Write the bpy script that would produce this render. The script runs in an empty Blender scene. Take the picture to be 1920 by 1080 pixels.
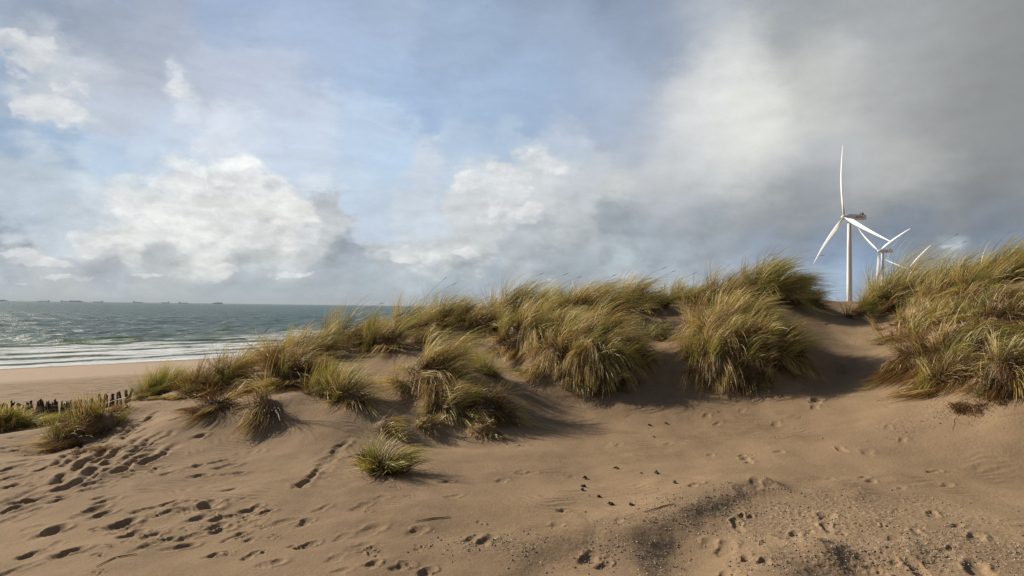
import bpy, math, random
import numpy as np
from mathutils import Matrix, Vector, Euler

R = math.radians
rng = np.random.default_rng(11)
random.seed(5)
scene = bpy.context.scene
col = scene.collection

# ------------------------------------------------------------------ camera
EYE = 9.0                                   # eye height above the sea
W0, H0 = 1920.0, 1080.0
LENS = 23.5
F = LENS / 36.0 * W0                        # focal length in photo pixels
cam_d = bpy.data.cameras.new("camera"); cam_d.lens = LENS; cam_d.sensor_width = 36.0
cam_d.clip_start = 0.1; cam_d.clip_end = 60000
cam = bpy.data.objects.new("camera", cam_d); col.objects.link(cam)
CAMROT = (Matrix.Rotation(R(90 + 1.62), 4, 'X') @ Matrix.Rotation(R(0.72), 4, 'Z'))
cam.matrix_world = Matrix.Translation((0, 0, EYE)) @ CAMROT
scene.camera = cam
CR = np.array(CAMROT.to_3x3())

def ray(u, v):
    d = CR @ np.array([(u - W0/2)/F, -(v - H0/2)/F, -1.0])
    return d / np.linalg.norm(d)
def at(u, v, y):
    """world point seen at photo position (u, v) at forward distance y"""
    d = ray(u, v); return np.array([0, 0, EYE]) + d * (y / d[1])
def azel(u, v):
    d = ray(u, v); return math.degrees(math.atan2(d[0], d[1])), math.degrees(math.asin(d[2]))

# ------------------------------------------------------------------ exposure
scene.view_settings.view_transform = 'Standard'
scene.view_settings.look = 'None'
scene.view_settings.exposure = 0.3
scene.view_settings.gamma = 1.0
scene.cycles.max_bounces = 6
scene.cycles.diffuse_bounces = 3
scene.cycles.transmission_bounces = 4
scene.cycles.volume_bounces = 0
scene.cycles.use_denoising = True
scene.cycles.denoising_prefilter = 'NONE'

# ------------------------------------------------------------------ sun
SUN_AZ, SUN_EL = -58.0, 27.0                # clockwise from +Y
S = Vector((math.sin(R(SUN_AZ))*math.cos(R(SUN_EL)), math.cos(R(SUN_AZ))*math.cos(R(SUN_EL)), math.sin(R(SUN_EL))))
sd = bpy.data.lights.new("sun", 'SUN'); sd.energy = 5.0; sd.angle = R(0.8); sd.color = (1.0, 0.90, 0.74)
sun = bpy.data.objects.new("sun", sd); col.objects.link(sun)
sun.rotation_euler = S.to_track_quat('Z', 'Y').to_euler()
sun.location = (-60, 40, 60)

# ------------------------------------------------------------------ world: sky and clouds
def srgb(c):
    return tuple(((x/255)/12.92 if x/255 <= 0.04045 else ((x/255 + 0.055)/1.055)**2.4) for x in c)

class NT:
    """small helper round a node tree"""
    def __init__(s, tree): s.t = tree; s.n = tree.nodes; s.l = tree.links
    def new(s, typ, **kw):
        n = s.n.new(typ)
        for k, v in kw.items(): setattr(n, k, v)
        return n
    def put(s, sock, val):
        if hasattr(val, 'is_output'): s.l.new(val, sock)
        elif val is not None: sock.default_value = val
    def m(s, op, a, b=None, c=None, clamp=False):
        n = s.new('ShaderNodeMath', operation=op, use_clamp=clamp)
        s.put(n.inputs[0], a); s.put(n.inputs[1], b); s.put(n.inputs[2], c)
        return n.outputs[0]
    def v(s, op, a, b=None, scale=None):
        n = s.new('ShaderNodeVectorMath', operation=op)
        s.put(n.inputs[0], a); s.put(n.inputs[1], b)
        if scale is not None: s.put(n.inputs['Scale'], scale)
        return n.outputs['Value'] if op in ('DOT_PRODUCT', 'LENGTH') else n.outputs['Vector']
    def noise(s, vec, scale, detail=6, rough=0.55, dist=0.0, lac=2.0):
        n = s.new('ShaderNodeTexNoise')
        s.put(n.inputs['Vector'], vec)
        n.inputs['Scale'].default_value = scale; n.inputs['Detail'].default_value = detail
        n.inputs['Roughness'].default_value = rough; n.inputs['Distortion'].default_value = dist
        n.inputs['Lacunarity'].default_value = lac
        return n
    def ramp(s, fac, stops, interp='LINEAR'):
        n = s.new('ShaderNodeValToRGB'); n.color_ramp.interpolation = interp
        e = n.color_ramp.elements
        while len(e) < len(stops): e.new(0.5)
        for el, (p, c) in zip(e, stops):
            el.position = p; el.color = (c, c, c, 1) if isinstance(c, (int, float)) else (*c, 1)
        s.put(n.inputs[0], fac); return n.outputs[0]
    def mix(s, fac, a, b, blend='MIX'):
        n = s.new('ShaderNodeMix', data_type='RGBA', blend_type=blend, clamp_factor=True)
        s.put(n.inputs[0], fac)
        s.put(n.inputs[6], (*a, 1) if isinstance(a, tuple) and len(a) == 3 else a)
        s.put(n.inputs[7], (*b, 1) if isinstance(b, tuple) and len(b) == 3 else b)
        return n.outputs[2]
    def maprange(s, x, a, b, c=0.0, d=1.0, smooth=False):
        n = s.new('ShaderNodeMapRange', interpolation_type='SMOOTHSTEP' if smooth else 'LINEAR')
        s.put(n.inputs[0], x)
        for i, q in enumerate((a, b, c, d)): n.inputs[1+i].default_value = q
        return n.outputs[0]

# what the sky looks like by direction: (photo u, v, colour, radius px, billow 0..1)
SKY = [
 (60, 20, (138,149,172), 90, .3), (20, 90, (188,194,206), 45, .8), (75, 105, (206,210,217), 50, 1), (130, 150, (206,210,218), 45, 1),
 (25, 160, (112,142,184), 50, .2), (70, 205, (218,222,226), 45, 1), (120, 240, (206,212,221), 40, .9), (30, 250, (104,139,184), 45, .3),
 (130, 290, (135,166,205), 40, .4), (200, 315, (170,192,219), 45, .4), (160, 55, (160,167,184), 70, .4), (290, 60, (164,171,189), 90, .4),
 (210, 130, (176,181,197), 60, .5), (220, 210, (188,195,212), 65, .6), (310, 160, (214,218,226), 32, .9), (335, 215, (204,210,223), 32, .8), (400, 140, (181,188,207), 80, .2),
 (455, 20, (136,155,190), 80, .2), (520, 150, (184,192,212), 90, .2), (600, 60, (152,170,204), 90, .15), (740, 30, (146,163,193), 90, .15),
 (440, 230, (210,216,229), 60, .5), (300, 270, (192,205,225), 55, .5), (560, 250, (196,207,226), 80, .15), (720, 120, (150,172,208), 80, .1),
 (760, 200, (150,175,213), 70, .1), (690, 260, (176,196,223), 70, .15), (900, 60, (146,166,199), 110, .15), (900, 200, (152,175,210), 90, .1),
 (1010, 150, (150,173,209), 100, .1), (1060, 50, (149,166,196), 100, .25), (860, 290, (176,195,220), 70, .2), (720, 320, (176,199,227), 50, .2),
 (70, 350, (196,208,222), 60, .7), (30, 390, (182,196,214), 45, .7), (170, 350, (214,222,231), 50, .7), (90, 410, (200,208,218), 50, .7),
 (230, 370, (228,231,233), 40, .9), (350, 330, (243,244,243), 32, 1), (430, 325, (244,245,244), 34, 1), (500, 345, (238,240,241), 30, 1),
 (330, 400, (236,237,236), 50, 1), (430, 400, (222,223,222), 50, 1), (520, 410, (226,226,224), 40, 1), (590, 395, (186,190,198), 32, .9),
 (480, 450, (208,209,209), 55, 1), (610, 450, (200,203,207), 40, 1), (380, 470, (222,223,221), 55, 1), (250, 450, (228,229,228), 55, 1), (180, 455, (216,217,216), 45, 1),
 (15, 443, (132,140,158), 22, .8), (40, 470, (206,208,210), 32, 1), (70, 495, (214,215,214), 28, 1), (30, 510, (168,174,187), 35, .9), (100, 520, (172,177,189), 45, .8),
 (200, 505, (178,182,193), 45, .9), (300, 510, (192,196,203), 50, .9), (420, 505, (216,217,216), 22, 1), (470, 520, (176,182,192), 55, .8), (640, 480, (163,171,183), 40, .9),
 (690, 475, (166,173,184), 30, .9), (560, 490, (200,203,207), 40, 1), (660, 345, (196,211,230), 45, .3), (700, 400, (194,206,224), 50, .4), (740, 460, (204,208,213), 40, .9), (590, 335, (214,222,234), 30, .5),
 (780, 470, (206,209,213), 35, 1), (870, 475, (203,205,207), 35, 1), (760, 510, (178,185,194), 50, .8), (600, 530, (172,179,188), 70, .6), (300, 545, (187,191,192), 60, .3),
 (80, 548, (196,198,194), 60, .2), (500, 555, (174,182,189), 80, .3), (720, 555, (172,182,192), 60, .4), (790, 310, (204,212,225), 45, .4), (760, 390, (204,212,224), 50, .5),
 (870, 340, (222,225,228), 38, 1), (930, 350, (218,221,225), 45, 1), (1010, 290, (214,219,225), 45, 1), (1060, 250, (190,199,215), 45, .8), (960, 270, (170,190,216), 40, .4), (1000, 370, (206,209,214), 60, .8),
 (900, 420, (206,209,213), 60, .8), (1100, 330, (198,202,210), 60, .7), (1160, 350, (206,207,208), 35, .9), (1060, 430, (188,191,196), 60, .8), (980, 470, (174,180,188), 55, .8),
 (1060, 490, (160,168,178), 60, .8), (900, 530, (166,175,186), 60, .7), (1010, 530, (182,188,196), 40, .9), (1150, 150, (164,179,206), 60, .4), (1210, 240, (178,184,199), 60, .6),
 (1220, 60, (152,164,188), 70, .5), (1180, 210, (170,184,208), 45, .4), (1290, 210, (206,207,210), 55, .7), (1310, 170, (212,213,214), 45, .7), (1400, 170, (224,223,219), 70, .6), (1390, 100, (206,207,208), 55, .6), (1400, 250, (219,218,214), 70, .5),
 (1340, 20, (180,184,193), 60, .6), (1490, 60, (160,164,170), 60, .6), (1520, 160, (196,195,192), 50, .6), (1580, 110, (176,176,175), 45, .7), (1570, 230, (172,171,170), 70, .4), (1650, 60, (143,144,148), 90, .4),
 (1760, 60, (134,134,136), 90, .4), (1880, 50, (118,118,118), 90, .3), (1700, 180, (146,146,147), 90, .4), (1870, 180, (120,120,120), 90, .4), (1280, 320, (198,199,203), 65, .5), (1420, 320, (196,197,198), 60, .5),
 (1290, 390, (168,172,181), 60, .6), (1180, 420, (156,163,173), 60, .7), (1330, 440, (150,158,170), 60, .7), (1240, 480, (160,169,181), 55, .8), (1160, 490, (176,184,193), 40, .9),
 (1450, 390, (140,144,152), 60, .5), (1540, 370, (143,147,155), 60, .5), (1560, 300, (152,154,160), 60, .5), (1680, 310, (160,160,159), 55, .6), (1740, 330, (154,154,153), 50, .6), (1840, 290, (128,128,129), 70, .5), (1700, 385, (122,127,136), 50, .6),
 (1850, 375, (110,115,124), 60, .5), (1440, 460, (146,158,178), 60, .6), (1560, 460, (138,151,174), 60, .5), (1700, 430, (122,135,157), 55, .5), (1860, 430, (116,129,152), 60, .5),
 (1480, 520, (150,168,192), 50, .7), (1580, 500, (148,168,196), 40, .8), (1550, 540, (160,180,204), 50, .6), (1640, 500, (136,156,186), 50, .6), (1790, 470, (186,196,208), 24, 1), (1900, 480, (130,146,170), 60, .5),
 (-260, 40, (150,165,190), 260, .4), (-260, 260, (190,200,214), 260, .6), (-260, 480, (176,183,192), 200, .7), (-700, 0, (160,172,194), 330, .4), (-700, 280, (196,203,213), 330, .6), (-750, 500, (180,186,193), 300, .6),
 (-1400, 100, (185,192,205), 480, .5), (-1400, 450, (196,197,196), 480, .6), (2240, 60, (122,123,125), 230, .4), (2240, 280, (128,130,134), 230, .5), (2180, 480, (126,140,164), 220, .6),
 (2650, 100, (112,114,118), 330, .4), (2650, 420, (128,136,150), 330, .5), (200, -280, (126,142,172), 260, .4), (700, -280, (128,148,184), 260, .3), (1200, -280, (130,142,166), 260, .4), (1700, -330, (124,126,129), 260, .4),
 (1250, 540, (176,185,196), 60, .7), (1400, 520, (162,174,192), 50, .7),
]
w = bpy.data.worlds.new("World"); scene.world = w; w.use_nodes = True
w.cycles.sampling_method = 'NONE'
T = NT(w.node_tree); T.n.clear()
geo = T.new('ShaderNodeTexCoord').outputs['Generated']
sep = T.new('ShaderNodeSeparateXYZ'); T.l.new(geo, sep.inputs[0])
# flattened direction for the cloud noise: banks get flatter towards the horizon
el_ = T.m('MULTIPLY', T.m('ARCSINE', sep.outputs[2]), 57.29578)
az_ = T.m('MULTIPLY', T.m('ARCTAN2', sep.outputs[0], sep.outputs[1]), 57.29578)
cmb = T.new('ShaderNodeCombineXYZ'); T.put(cmb.inputs[0], az_); T.put(cmb.inputs[1], el_)
P = cmb.outputs[0]
dirn = T.v('MULTIPLY', geo, (1.0, 1.0, 1.7))
wn = T.noise(dirn, 7.0, 8, 0.56)
wn2 = T.noise(T.v('ADD', dirn, (3.1, 7.7, 1.3)), 17.0, 7, 0.6)
wn3 = T.noise(T.v('ADD', dirn, (5.1, 1.7, 8.3)), 42.0, 6, 0.62)
warp = T.v('ADD', T.v('MULTIPLY', T.v('SUBTRACT', wn3.outputs['Color'], (.5, .5, .5)), (1.9, 1.7, 0.0)),
       T.v('ADD', T.v('MULTIPLY', T.v('SUBTRACT', wn.outputs['Color'], (.5, .5, .5)), (9.0, 7.0, 0.0)),
           T.v('MULTIPLY', T.v('SUBTRACT', wn2.outputs['Color'], (.5, .5, .5)), (4.2, 3.8, 0.0))))
soft = T.maprange(T.m('SUBTRACT', az_, T.m('MULTIPLY', el_, -0.6)), 8.0, 24.0, 1.0, 0.6, True)
PW = T.v('ADD', P, T.v('SCALE', warp, scale=soft))
sumc = None; sumw = None; suma = None
DPP = 57.29578 / F                        # degrees per photo pixel
for (u, v, c, rad, bil) in SKY:
    a, e = azel(u, v)
    q = T.v('SUBTRACT', PW, (a, e, 0))
    k = -1.0 / ((rad*DPP*(0.60 if u < 1120 or v > 400 else 0.95))**2)
    d2 = T.m('MULTIPLY', T.v('DOT_PRODUCT', q, q), k)
    g = T.m('EXPONENT', d2)
    if c[2]-c[0] > 38 and v < 330: c = tuple(x*.72+y*.28 for x, y in zip(c, (202, 213, 230)))
    if 130 < u < 760 and v < 330: c = tuple(x+7 for x in c)
    if u > 1540 and v < 360: c = (c[0]*1.10+8, c[1]*1.10+8, c[2]*1.10+9)
    if 1540 < u < 1800 and v < 360: c = tuple(x+9 for x in c)
    c = (c[0], c[1]+2, c[2])
    if 1270 < u < 1460 and v < 330: c = tuple(min(240, x+9) for x in c)
    lin = srgb(c)
    cv = T.v('SCALE', lin, scale=g)
    sumc = cv if sumc is None else T.v('ADD', sumc, cv)
    sumw = g if sumw is None else T.m('ADD', sumw, g)
    suma = T.m('MULTIPLY', g, bil) if suma is None else T.m('MULTIPLY_ADD', g, bil, suma)
den = T.m('MAXIMUM', sumw, 1e-12)
inv = T.m('DIVIDE', 1.0, den)
cloud = T.v('SCALE', sumc, scale=inv)
bil = T.m('MULTIPLY', suma, inv)
# billow relief: thickness here against thickness a little nearer the sun
off = Vector((math.sin(R(SUN_AZ)), math.cos(R(SUN_AZ)), 1.25)).normalized() * 0.022
n1 = T.noise(dirn, 13.0, 9, 0.57).outputs[0]
n2 = T.noise(T.v('ADD', dirn, tuple(off)), 13.0, 9, 0.57).outputs[0]
rel = T.m('MULTIPLY', T.m('SUBTRACT', n1, n2), 1.0)
rel = T.m('ADD', T.m('MULTIPLY', T.m('MULTIPLY', rel, T.maprange(el_, 11, 4, .55, 1.25)), bil), 1.0)
cloud = T.v('SCALE', cloud, scale=rel)
# heaped cumulus with firm, lit edges
CUM = [(430,345,70,42,1),(350,345,60,42,1),(510,365,55,38,.95),(270,395,90,45,.9),(400,430,170,55,1),(560,430,70,45,.9),(190,445,80,38,.8),(640,470,45,26,.5),
 (880,350,50,38,.85),(955,340,62,45,.9),(1015,300,48,48,.85),(940,400,90,45,.75),(80,208,62,38,.85),(70,115,58,45,.75),(130,165,60,38,.7),(10,85,50,40,.7),(315,170,28,36,.75),
 (75,492,60,17,1),(30,470,40,14,.9),(210,475,70,15,.85),(420,506,46,11,1),(780,472,60,22,.85),(870,476,34,16,.95),(1020,522,80,12,.7),(560,508,70,10,.85),(120,525,80,8,.8),(1790,472,24,12,.85),(1470,522,60,10,.75),(300,522,80,9,.7),(690,524,90,9,.6),(1560,500,40,10,.4)]
def billow(vec):
    a_ = T.m('ABSOLUTE', T.m('SUBTRACT', T.noise(vec, 8.5, 2, .5).outputs[0], .5)); b_ = T.m('ABSOLUTE', T.m('SUBTRACT', T.noise(vec, 24.0, 5, .52).outputs[0], .5))
    return T.m('MULTIPLY_ADD', b_, 1.3, T.m('MULTIPLY', a_, 2.2))
wv = T.v('ADD', dirn, T.v('SCALE', T.v('SUBTRACT', wn2.outputs['Color'], (.5, .5, .5)), scale=.06))
bl1 = billow(wv); bl2 = billow(T.v('ADD', wv, tuple(off*.7)))
PC = T.v('ADD', P, T.v('SCALE', warp, scale=.42)); fld = None
for (u, v, rx, ry, am) in CUM:
    a, e = azel(u, v); q = T.v('MULTIPLY', T.v('SUBTRACT', PC, (a, e, 0)), (1/(rx*DPP*1.15), 1/(ry*DPP*1.15), 0))
    g = T.m('MULTIPLY', T.m('EXPONENT', T.m('MULTIPLY', T.v('DOT_PRODUCT', q, q), -1.0)), am)
    fld = g if fld is None else T.m('MAXIMUM', fld, g)
dens = T.m('ADD', T.m('SUBTRACT', fld, .74), T.m('MULTIPLY', bl1, .62))
alpha = T.m('MULTIPLY', T.maprange(dens, 0.0, 0.15, smooth=True), .92)
lit = T.m('ADD', T.m('MULTIPLY', T.m('SUBTRACT', bl1, bl2), 1.1), T.m('ADD', .62, T.m('MULTIPLY', T.m('SUBTRACT', n1, n2), 1.2)), clamp=True)
cc = T.mix(lit, srgb((172, 177, 188)), srgb((250, 249, 246)))
dark = T.v('SCALE', cc, scale=T.maprange(az_, 6, 20, 1.0, .86))
cloud = T.mix(alpha, cloud, T.mix(.62, cloud, dark))
# thin streaks of high cloud
stv = T.v('MULTIPLY', geo, (5.0, 5.0, 34.0))
st = T.noise(T.v('ADD', stv, T.v('SCALE', wn.outputs['Color'], scale=3.0)), 1.3, 6, 0.6).outputs[0]
cloud = T.v('SCALE', cloud, scale=T.m('ADD', 1.0, T.m('MULTIPLY', T.m('SUBTRACT', st, 0.5), T.maprange(az_, -4, 10, .30, .06))))
# unseen sky: clear sky, with dark cloud added to keep the ambient low
sky = T.new('ShaderNodeTexSky', sky_type='NISHITA', sun_disc=False)
sky.sun_elevation = R(SUN_EL); sky.sun_rotation = R(SUN_AZ % 360); sky.air_density = 1.2; sky.dust_density = 0.6; sky.ozone_density = 2.0
skyc = T.v('SCALE', sky.outputs[0], scale=0.05)
big = T.noise(dirn, 2.6, 8, 0.55).outputs[0]
unseen_cloud = T.mix(T.maprange(big, 0.40, 0.62, smooth=True), skyc, (0.064, 0.067, 0.076))
fr = T.maprange(sumw, 1e-7, 1e-4, smooth=True)
final = T.mix(fr, unseen_cloud, T.v('SCALE', cloud, scale=2**-0.3))
bg = T.new('ShaderNodeBackground'); T.put(bg.inputs[0], final); bg.inputs[1].default_value = 1.0
out = T.new('ShaderNodeOutputWorld'); T.l.new(bg.outputs[0], out.inputs[0])

# ------------------------------------------------------------------ numpy helpers
def _hash(ix, iy, seed):
    h = (ix.astype(np.int64)*374761393 + iy.astype(np.int64)*668265263 + seed*974711) & 0x7fffffff
    h = ((h ^ (h >> 13)) * 1274126177) & 0x7fffffff
    return (h ^ (h >> 16)) & 0xffff
def perlin(x, y, seed=0):
    x0 = np.floor(x); y0 = np.floor(y); fx = x-x0; fy = y-y0
    def g(dx, dy):
        a = _hash(x0+dx, y0+dy, seed) * (2*np.pi/65536)
        return np.cos(a)*(fx-dx) + np.sin(a)*(fy-dy)
    sx = fx*fx*fx*(fx*(fx*6-15)+10); sy = fy*fy*fy*(fy*(fy*6-15)+10)
    a = g(0,0)+(g(1,0)-g(0,0))*sx; b = g(0,1)+(g(1,1)-g(0,1))*sx
    return (a+(b-a)*sy)*1.5
def fbm(x, y, oct=4, seed=0, gain=0.5):
    s = 0; a = 1.0
    for i in range(oct): s = s + a*perlin(x*2**i+i*17.3, y*2**i-i*9.1, seed+i); a *= gain
    return s
def sstep(a, b, x):
    t = np.clip((x-a)/(b-a), 0, 1); return t*t*(3-2*t)

def mesh_obj(name, verts, faces, mat=None, parent=None, smooth=True, attrs=None, loc=None):
    """verts (n,3), faces (m,k) arrays -> one mesh object"""
    me = bpy.data.meshes.new(name)
    verts = np.asarray(verts, dtype=np.float32); faces = np.asarray(faces, dtype=np.int32)
    k = faces.shape[1]
    me.vertices.add(len(verts)); me.vertices.foreach_set('co', verts.ravel())
    me.loops.add(faces.size); me.loops.foreach_set('vertex_index', faces.ravel())
    me.polygons.add(len(faces))
    me.polygons.foreach_set('loop_start', np.arange(0, faces.size, k, dtype=np.int32))
    me.polygons.foreach_set('loop_total', np.full(len(faces), k, dtype=np.int32))
    me.polygons.foreach_set('use_smooth', np.full(len(faces), smooth))
    for an, (typ, data) in (attrs or {}).items():
        at_ = me.attributes.new(an, typ, 'POINT')
        at_.data.foreach_set('value' if typ == 'FLOAT' else ('color' if typ == 'FLOAT_COLOR' else 'vector'), np.asarray(data, dtype=np.float32).ravel())
    me.update(calc_edges=True); me.validate()
    if mat: me.materials.append(mat)
    o = bpy.data.objects.new(name, me); col.objects.link(o)
    if parent: o.parent = parent
    if loc is not None: o.location = loc
    return o
def tag(o, label=None, cat=None, group=None, kind=None):
    if label: o['label'] = label
    if cat: o['category'] = cat
    if group: o['group'] = group
    if kind: o['kind'] = kind
    return o
def empty(name, loc, label, cat, group=None, rz=0.0):
    o = bpy.data.objects.new(name, None); col.objects.link(o); o.location = loc; o.rotation_euler = (0, 0, rz)
    o.empty_display_size = 0.2
    return tag(o, label, cat, group)

class MB:
    """collects boxes, tubes and lofts into one mesh"""
    def __init__(s): s.v = []; s.f = []
    def add(s, vs, fs):
        b = len(s.v); s.v += [tuple(p) for p in vs]; s.f += [tuple(i+b for i in f) for f in fs]
    def box(s, c, size, taper=1.0):
        x, y, z = (q/2 for q in size); t = taper
        vs = [(c[0]+a*x*(t if e > 0 else 1), c[1]+b*y*(t if e > 0 else 1), c[2]+e*z) for e in (-1, 1) for b in (-1, 1) for a in (-1, 1)]
        s.add(vs, [(0,2,3,1), (4,5,7,6), (0,1,5,4), (2,6,7,3), (0,4,6,2), (1,3,7,5)])
    def loft(s, rings, cap=True):
        n = len(rings[0]); vs = [p for r_ in rings for p in r_]; fs = []
        for i in range(len(rings)-1):
            for j in range(n):
                a = i*n+j; b = i*n+(j+1) % n; fs.append((a, b, b+n, a+n))
        if cap: fs += [tuple(range(n))[::-1], tuple(range((len(rings)-1)*n, len(rings)*n))]
        s.add(vs, fs)
    def tube(s, pts, rads, n=8):
        pts = [Vector(p) for p in pts]; rings = []
        for i, p in enumerate(pts):
            d = (pts[min(i+1, len(pts)-1)] - pts[max(i-1, 0)]).normalized()
            a = d.orthogonal().normalized() if abs(d.z) < 0.95 else (Vector((1, 0, 0)) - d*d.x).normalized()
            b = d.cross(a); r_ = rads[i] if hasattr(rads, '__len__') else rads
            rings.append([p + (a*math.cos(2*math.pi*j/n) + b*math.sin(2*math.pi*j/n))*r_ for j in range(n)])
        s.loft(rings)
    def build(s, name, mat, parent=None, smooth=False, bevel=0):
        me = bpy.data.meshes.new(name); me.from_pydata([tuple(p) for p in s.v], [], s.f); me.update()
        import bmesh
        bm = bmesh.new(); bm.from_mesh(me); bmesh.ops.recalc_face_normals(bm, faces=bm.faces)
        if bevel: bmesh.ops.bevel(bm, geom=list(bm.edges), offset=bevel, segments=2, affect='EDGES')
        bm.to_mesh(me); bm.free()
        if smooth: me.polygons.foreach_set('use_smooth', [True]*len(me.polygons))
        me.materials.append(mat)
        o = bpy.data.objects.new(name, me); col.objects.link(o)
        if parent: o.parent = parent
        return o

# ------------------------------------------------------------------ materials
def new_mat(name):
    m = bpy.data.materials.new(name); m.use_nodes = True; t = NT(m.node_tree); t.n.clear()
    o = t.new('ShaderNodeOutputMaterial'); return m, t, o
def simple(name, c, rough=0.6, var=0.12, scale=3.0, metal=0.0):
    m, t, o = new_mat(name)
    b = t.new('ShaderNodeBsdfPrincipled'); b.inputs['Roughness'].default_value = rough; b.inputs['Metallic'].default_value = metal
    tc = t.new('ShaderNodeTexCoord').outputs['Object']
    n = t.noise(tc, scale, 5).outputs[0]
    T_ = t.mix(n, tuple(x*(1-var) for x in c), tuple(min(1, x*(1+var)) for x in c))
    t.put(b.inputs['Base Color'], T_); t.l.new(b.outputs[0], o.inputs[0]); return m

def sand_material(name, beach=False):
    m, t, o = new_mat(name)
    b = t.new('ShaderNodeBsdfPrincipled'); b.inputs['Roughness'].default_value = 0.95
    b.inputs['Specular IOR Level'].default_value = 0.12
    pos = t.new('ShaderNodeNewGeometry').outputs['Position']
    n1 = t.noise(pos, 0.55, 6, 0.6).outputs[0]
    n2 = t.noise(pos, 6.0, 6, 0.65).outputs[0]
    n3 = t.noise(pos, 95.0, 3, 0.7).outputs[0]
    c = t.mix(t.maprange(n1, 0.38, 0.62), (0.208, 0.142, 0.085), (0.315, 0.218, 0.132))
    c = t.mix(t.maprange(n2, 0.35, 0.7), c, (0.28, 0.192, 0.116))
    # single dark and pale grains
    c = t.mix(t.maprange(n3, 0.60, 0.70, 0, 0.65), c, (0.11, 0.075, 0.047))
    c = t.mix(t.maprange(n3, 0.40, 0.30, 0, 0.45), c, (0.48, 0.37, 0.27))
    if beach:
        sh = t.new('ShaderNodeAttribute', attribute_name='shore').outputs['Fac']
        sn = t.m('ADD', sh, t.m('MULTIPLY', t.m('SUBTRACT', n1, 0.5), 5.0))
        # wet swash, smooth pale band, then trampled and litter-strewn sand
        st = t.noise(t.v('MULTIPLY', pos, (0.6, 0.6, 1)), 1.6, 6, 0.7).outputs[0]
        c = t.mix(t.maprange(sn, 27, 33), (0.40, 0.30, 0.215), c)
        litter = t.m('MULTIPLY', t.maprange(sn, 26, 38), t.maprange(st, 0.52, 0.60))
        c = t.mix(t.m('MULTIPLY', litter, 0.75), c, (0.10, 0.07, 0.045))
        c = t.mix(t.maprange(sn, 5.0, 0.5), c, (0.24, 0.18, 0.13))
    else:
        grit = t.new('ShaderNodeAttribute', attribute_name='grit').outputs['Fac']
        n4 = t.noise(pos, 38.0, 4, 0.75).outputs[0]
        c = t.mix(t.m('MULTIPLY', grit, t.maprange(n4, 0.50, 0.62, 0, 0.42)), c, (0.17, 0.115, 0.07))
        c = t.mix(t.m('MULTIPLY', grit, t.maprange(n4, 0.44, 0.34, 0, 0.6)), c, (0.58, 0.47, 0.35))
    t.put(b.inputs['Base Color'], c)
    bh = t.m('ADD', t.m('MULTIPLY', n3, 0.5), t.m('MULTIPLY', t.noise(pos, 28.0, 4, 0.6).outputs[0], 1.0))
    bp = t.new('ShaderNodeBump'); bp.inputs['Strength'].default_value = 0.4; bp.inputs['Distance'].default_value = 0.016 if not beach else 0.15
    t.put(bp.inputs['Height'], bh if not beach else t.noise(pos, 1.3, 8, 0.7).outputs[0]); t.l.new(bp.outputs[0], b.inputs['Normal'])
    t.l.new(b.outputs[0], o.inputs[0]); return m
M_SAND = sand_material('dune_sand'); M_BEACH = sand_material('beach_sand', True)

def blade_material(name, low, mid, tip, trans=0.32):
    m, t, o = new_mat(name)
    at_ = t.new('ShaderNodeAttribute', attribute_name='tint')
    sp = t.new('ShaderNodeSeparateColor'); t.l.new(at_.outputs['Color'], sp.inputs[0])
    rnd, along, lock = sp.outputs[0], sp.outputs[1], sp.outputs[2]
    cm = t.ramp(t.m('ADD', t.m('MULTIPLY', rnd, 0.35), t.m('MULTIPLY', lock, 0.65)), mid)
    c = t.mix(t.maprange(along, 0.02, 0.5), low, cm)  # brown sheaths at the base, with underside shade put into the colour
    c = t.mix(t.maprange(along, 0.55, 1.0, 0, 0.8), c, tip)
    d = t.new('ShaderNodeBsdfDiffuse'); t.put(d.inputs[0], c)
    tr = t.new('ShaderNodeBsdfTranslucent'); t.put(tr.inputs[0], c)
    g = t.new('ShaderNodeBsdfGlossy'); g.inputs['Roughness'].default_value = 0.45; g.inputs[0].default_value = (1, 0.97, 0.9, 1)
    mx = t.new('ShaderNodeMixShader'); mx.inputs[0].default_value = trans; t.l.new(d.outputs[0], mx.inputs[1]); t.l.new(tr.outputs[0], mx.inputs[2])
    m2 = t.new('ShaderNodeMixShader'); m2.inputs[0].default_value = 0.05; t.l.new(mx.outputs[0], m2.inputs[1]); t.l.new(g.outputs[0], m2.inputs[2])
    t.l.new(m2.outputs[0], o.inputs[0]); return m
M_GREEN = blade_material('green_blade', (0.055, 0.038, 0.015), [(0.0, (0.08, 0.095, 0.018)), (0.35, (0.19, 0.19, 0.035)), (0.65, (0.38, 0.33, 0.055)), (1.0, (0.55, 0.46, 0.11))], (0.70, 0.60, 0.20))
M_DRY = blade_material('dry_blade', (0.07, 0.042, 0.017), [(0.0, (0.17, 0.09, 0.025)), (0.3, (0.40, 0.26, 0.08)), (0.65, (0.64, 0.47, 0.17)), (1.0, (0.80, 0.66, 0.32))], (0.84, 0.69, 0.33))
M_RUST = blade_material('rust_blade', (0.035, 0.019, 0.009), [(0.0, (0.05, 0.026, 0.010)), (0.4, (0.13, 0.065, 0.020)), (0.75, (0.27, 0.14, 0.04)), (1.0, (0.42, 0.27, 0.09))], (0.34, 0.20, 0.07))  # dead-leaf browns, deepened so shade under the tufts is in the colour
M_STALK = simple('seed_stalk', (0.16, 0.11, 0.045), 0.8)
M_STAKE = simple('weathered_stake', (0.05, 0.034, 0.025), 0.9, 0.5, 9)
M_WIRE = simple('fence_wire', (0.12, 0.10, 0.09), 0.5, 0.2, 9, 0.7)
M_TURB = simple('turbine_white', (0.80, 0.80, 0.79), 0.38, 0.03, 0.2)
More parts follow.
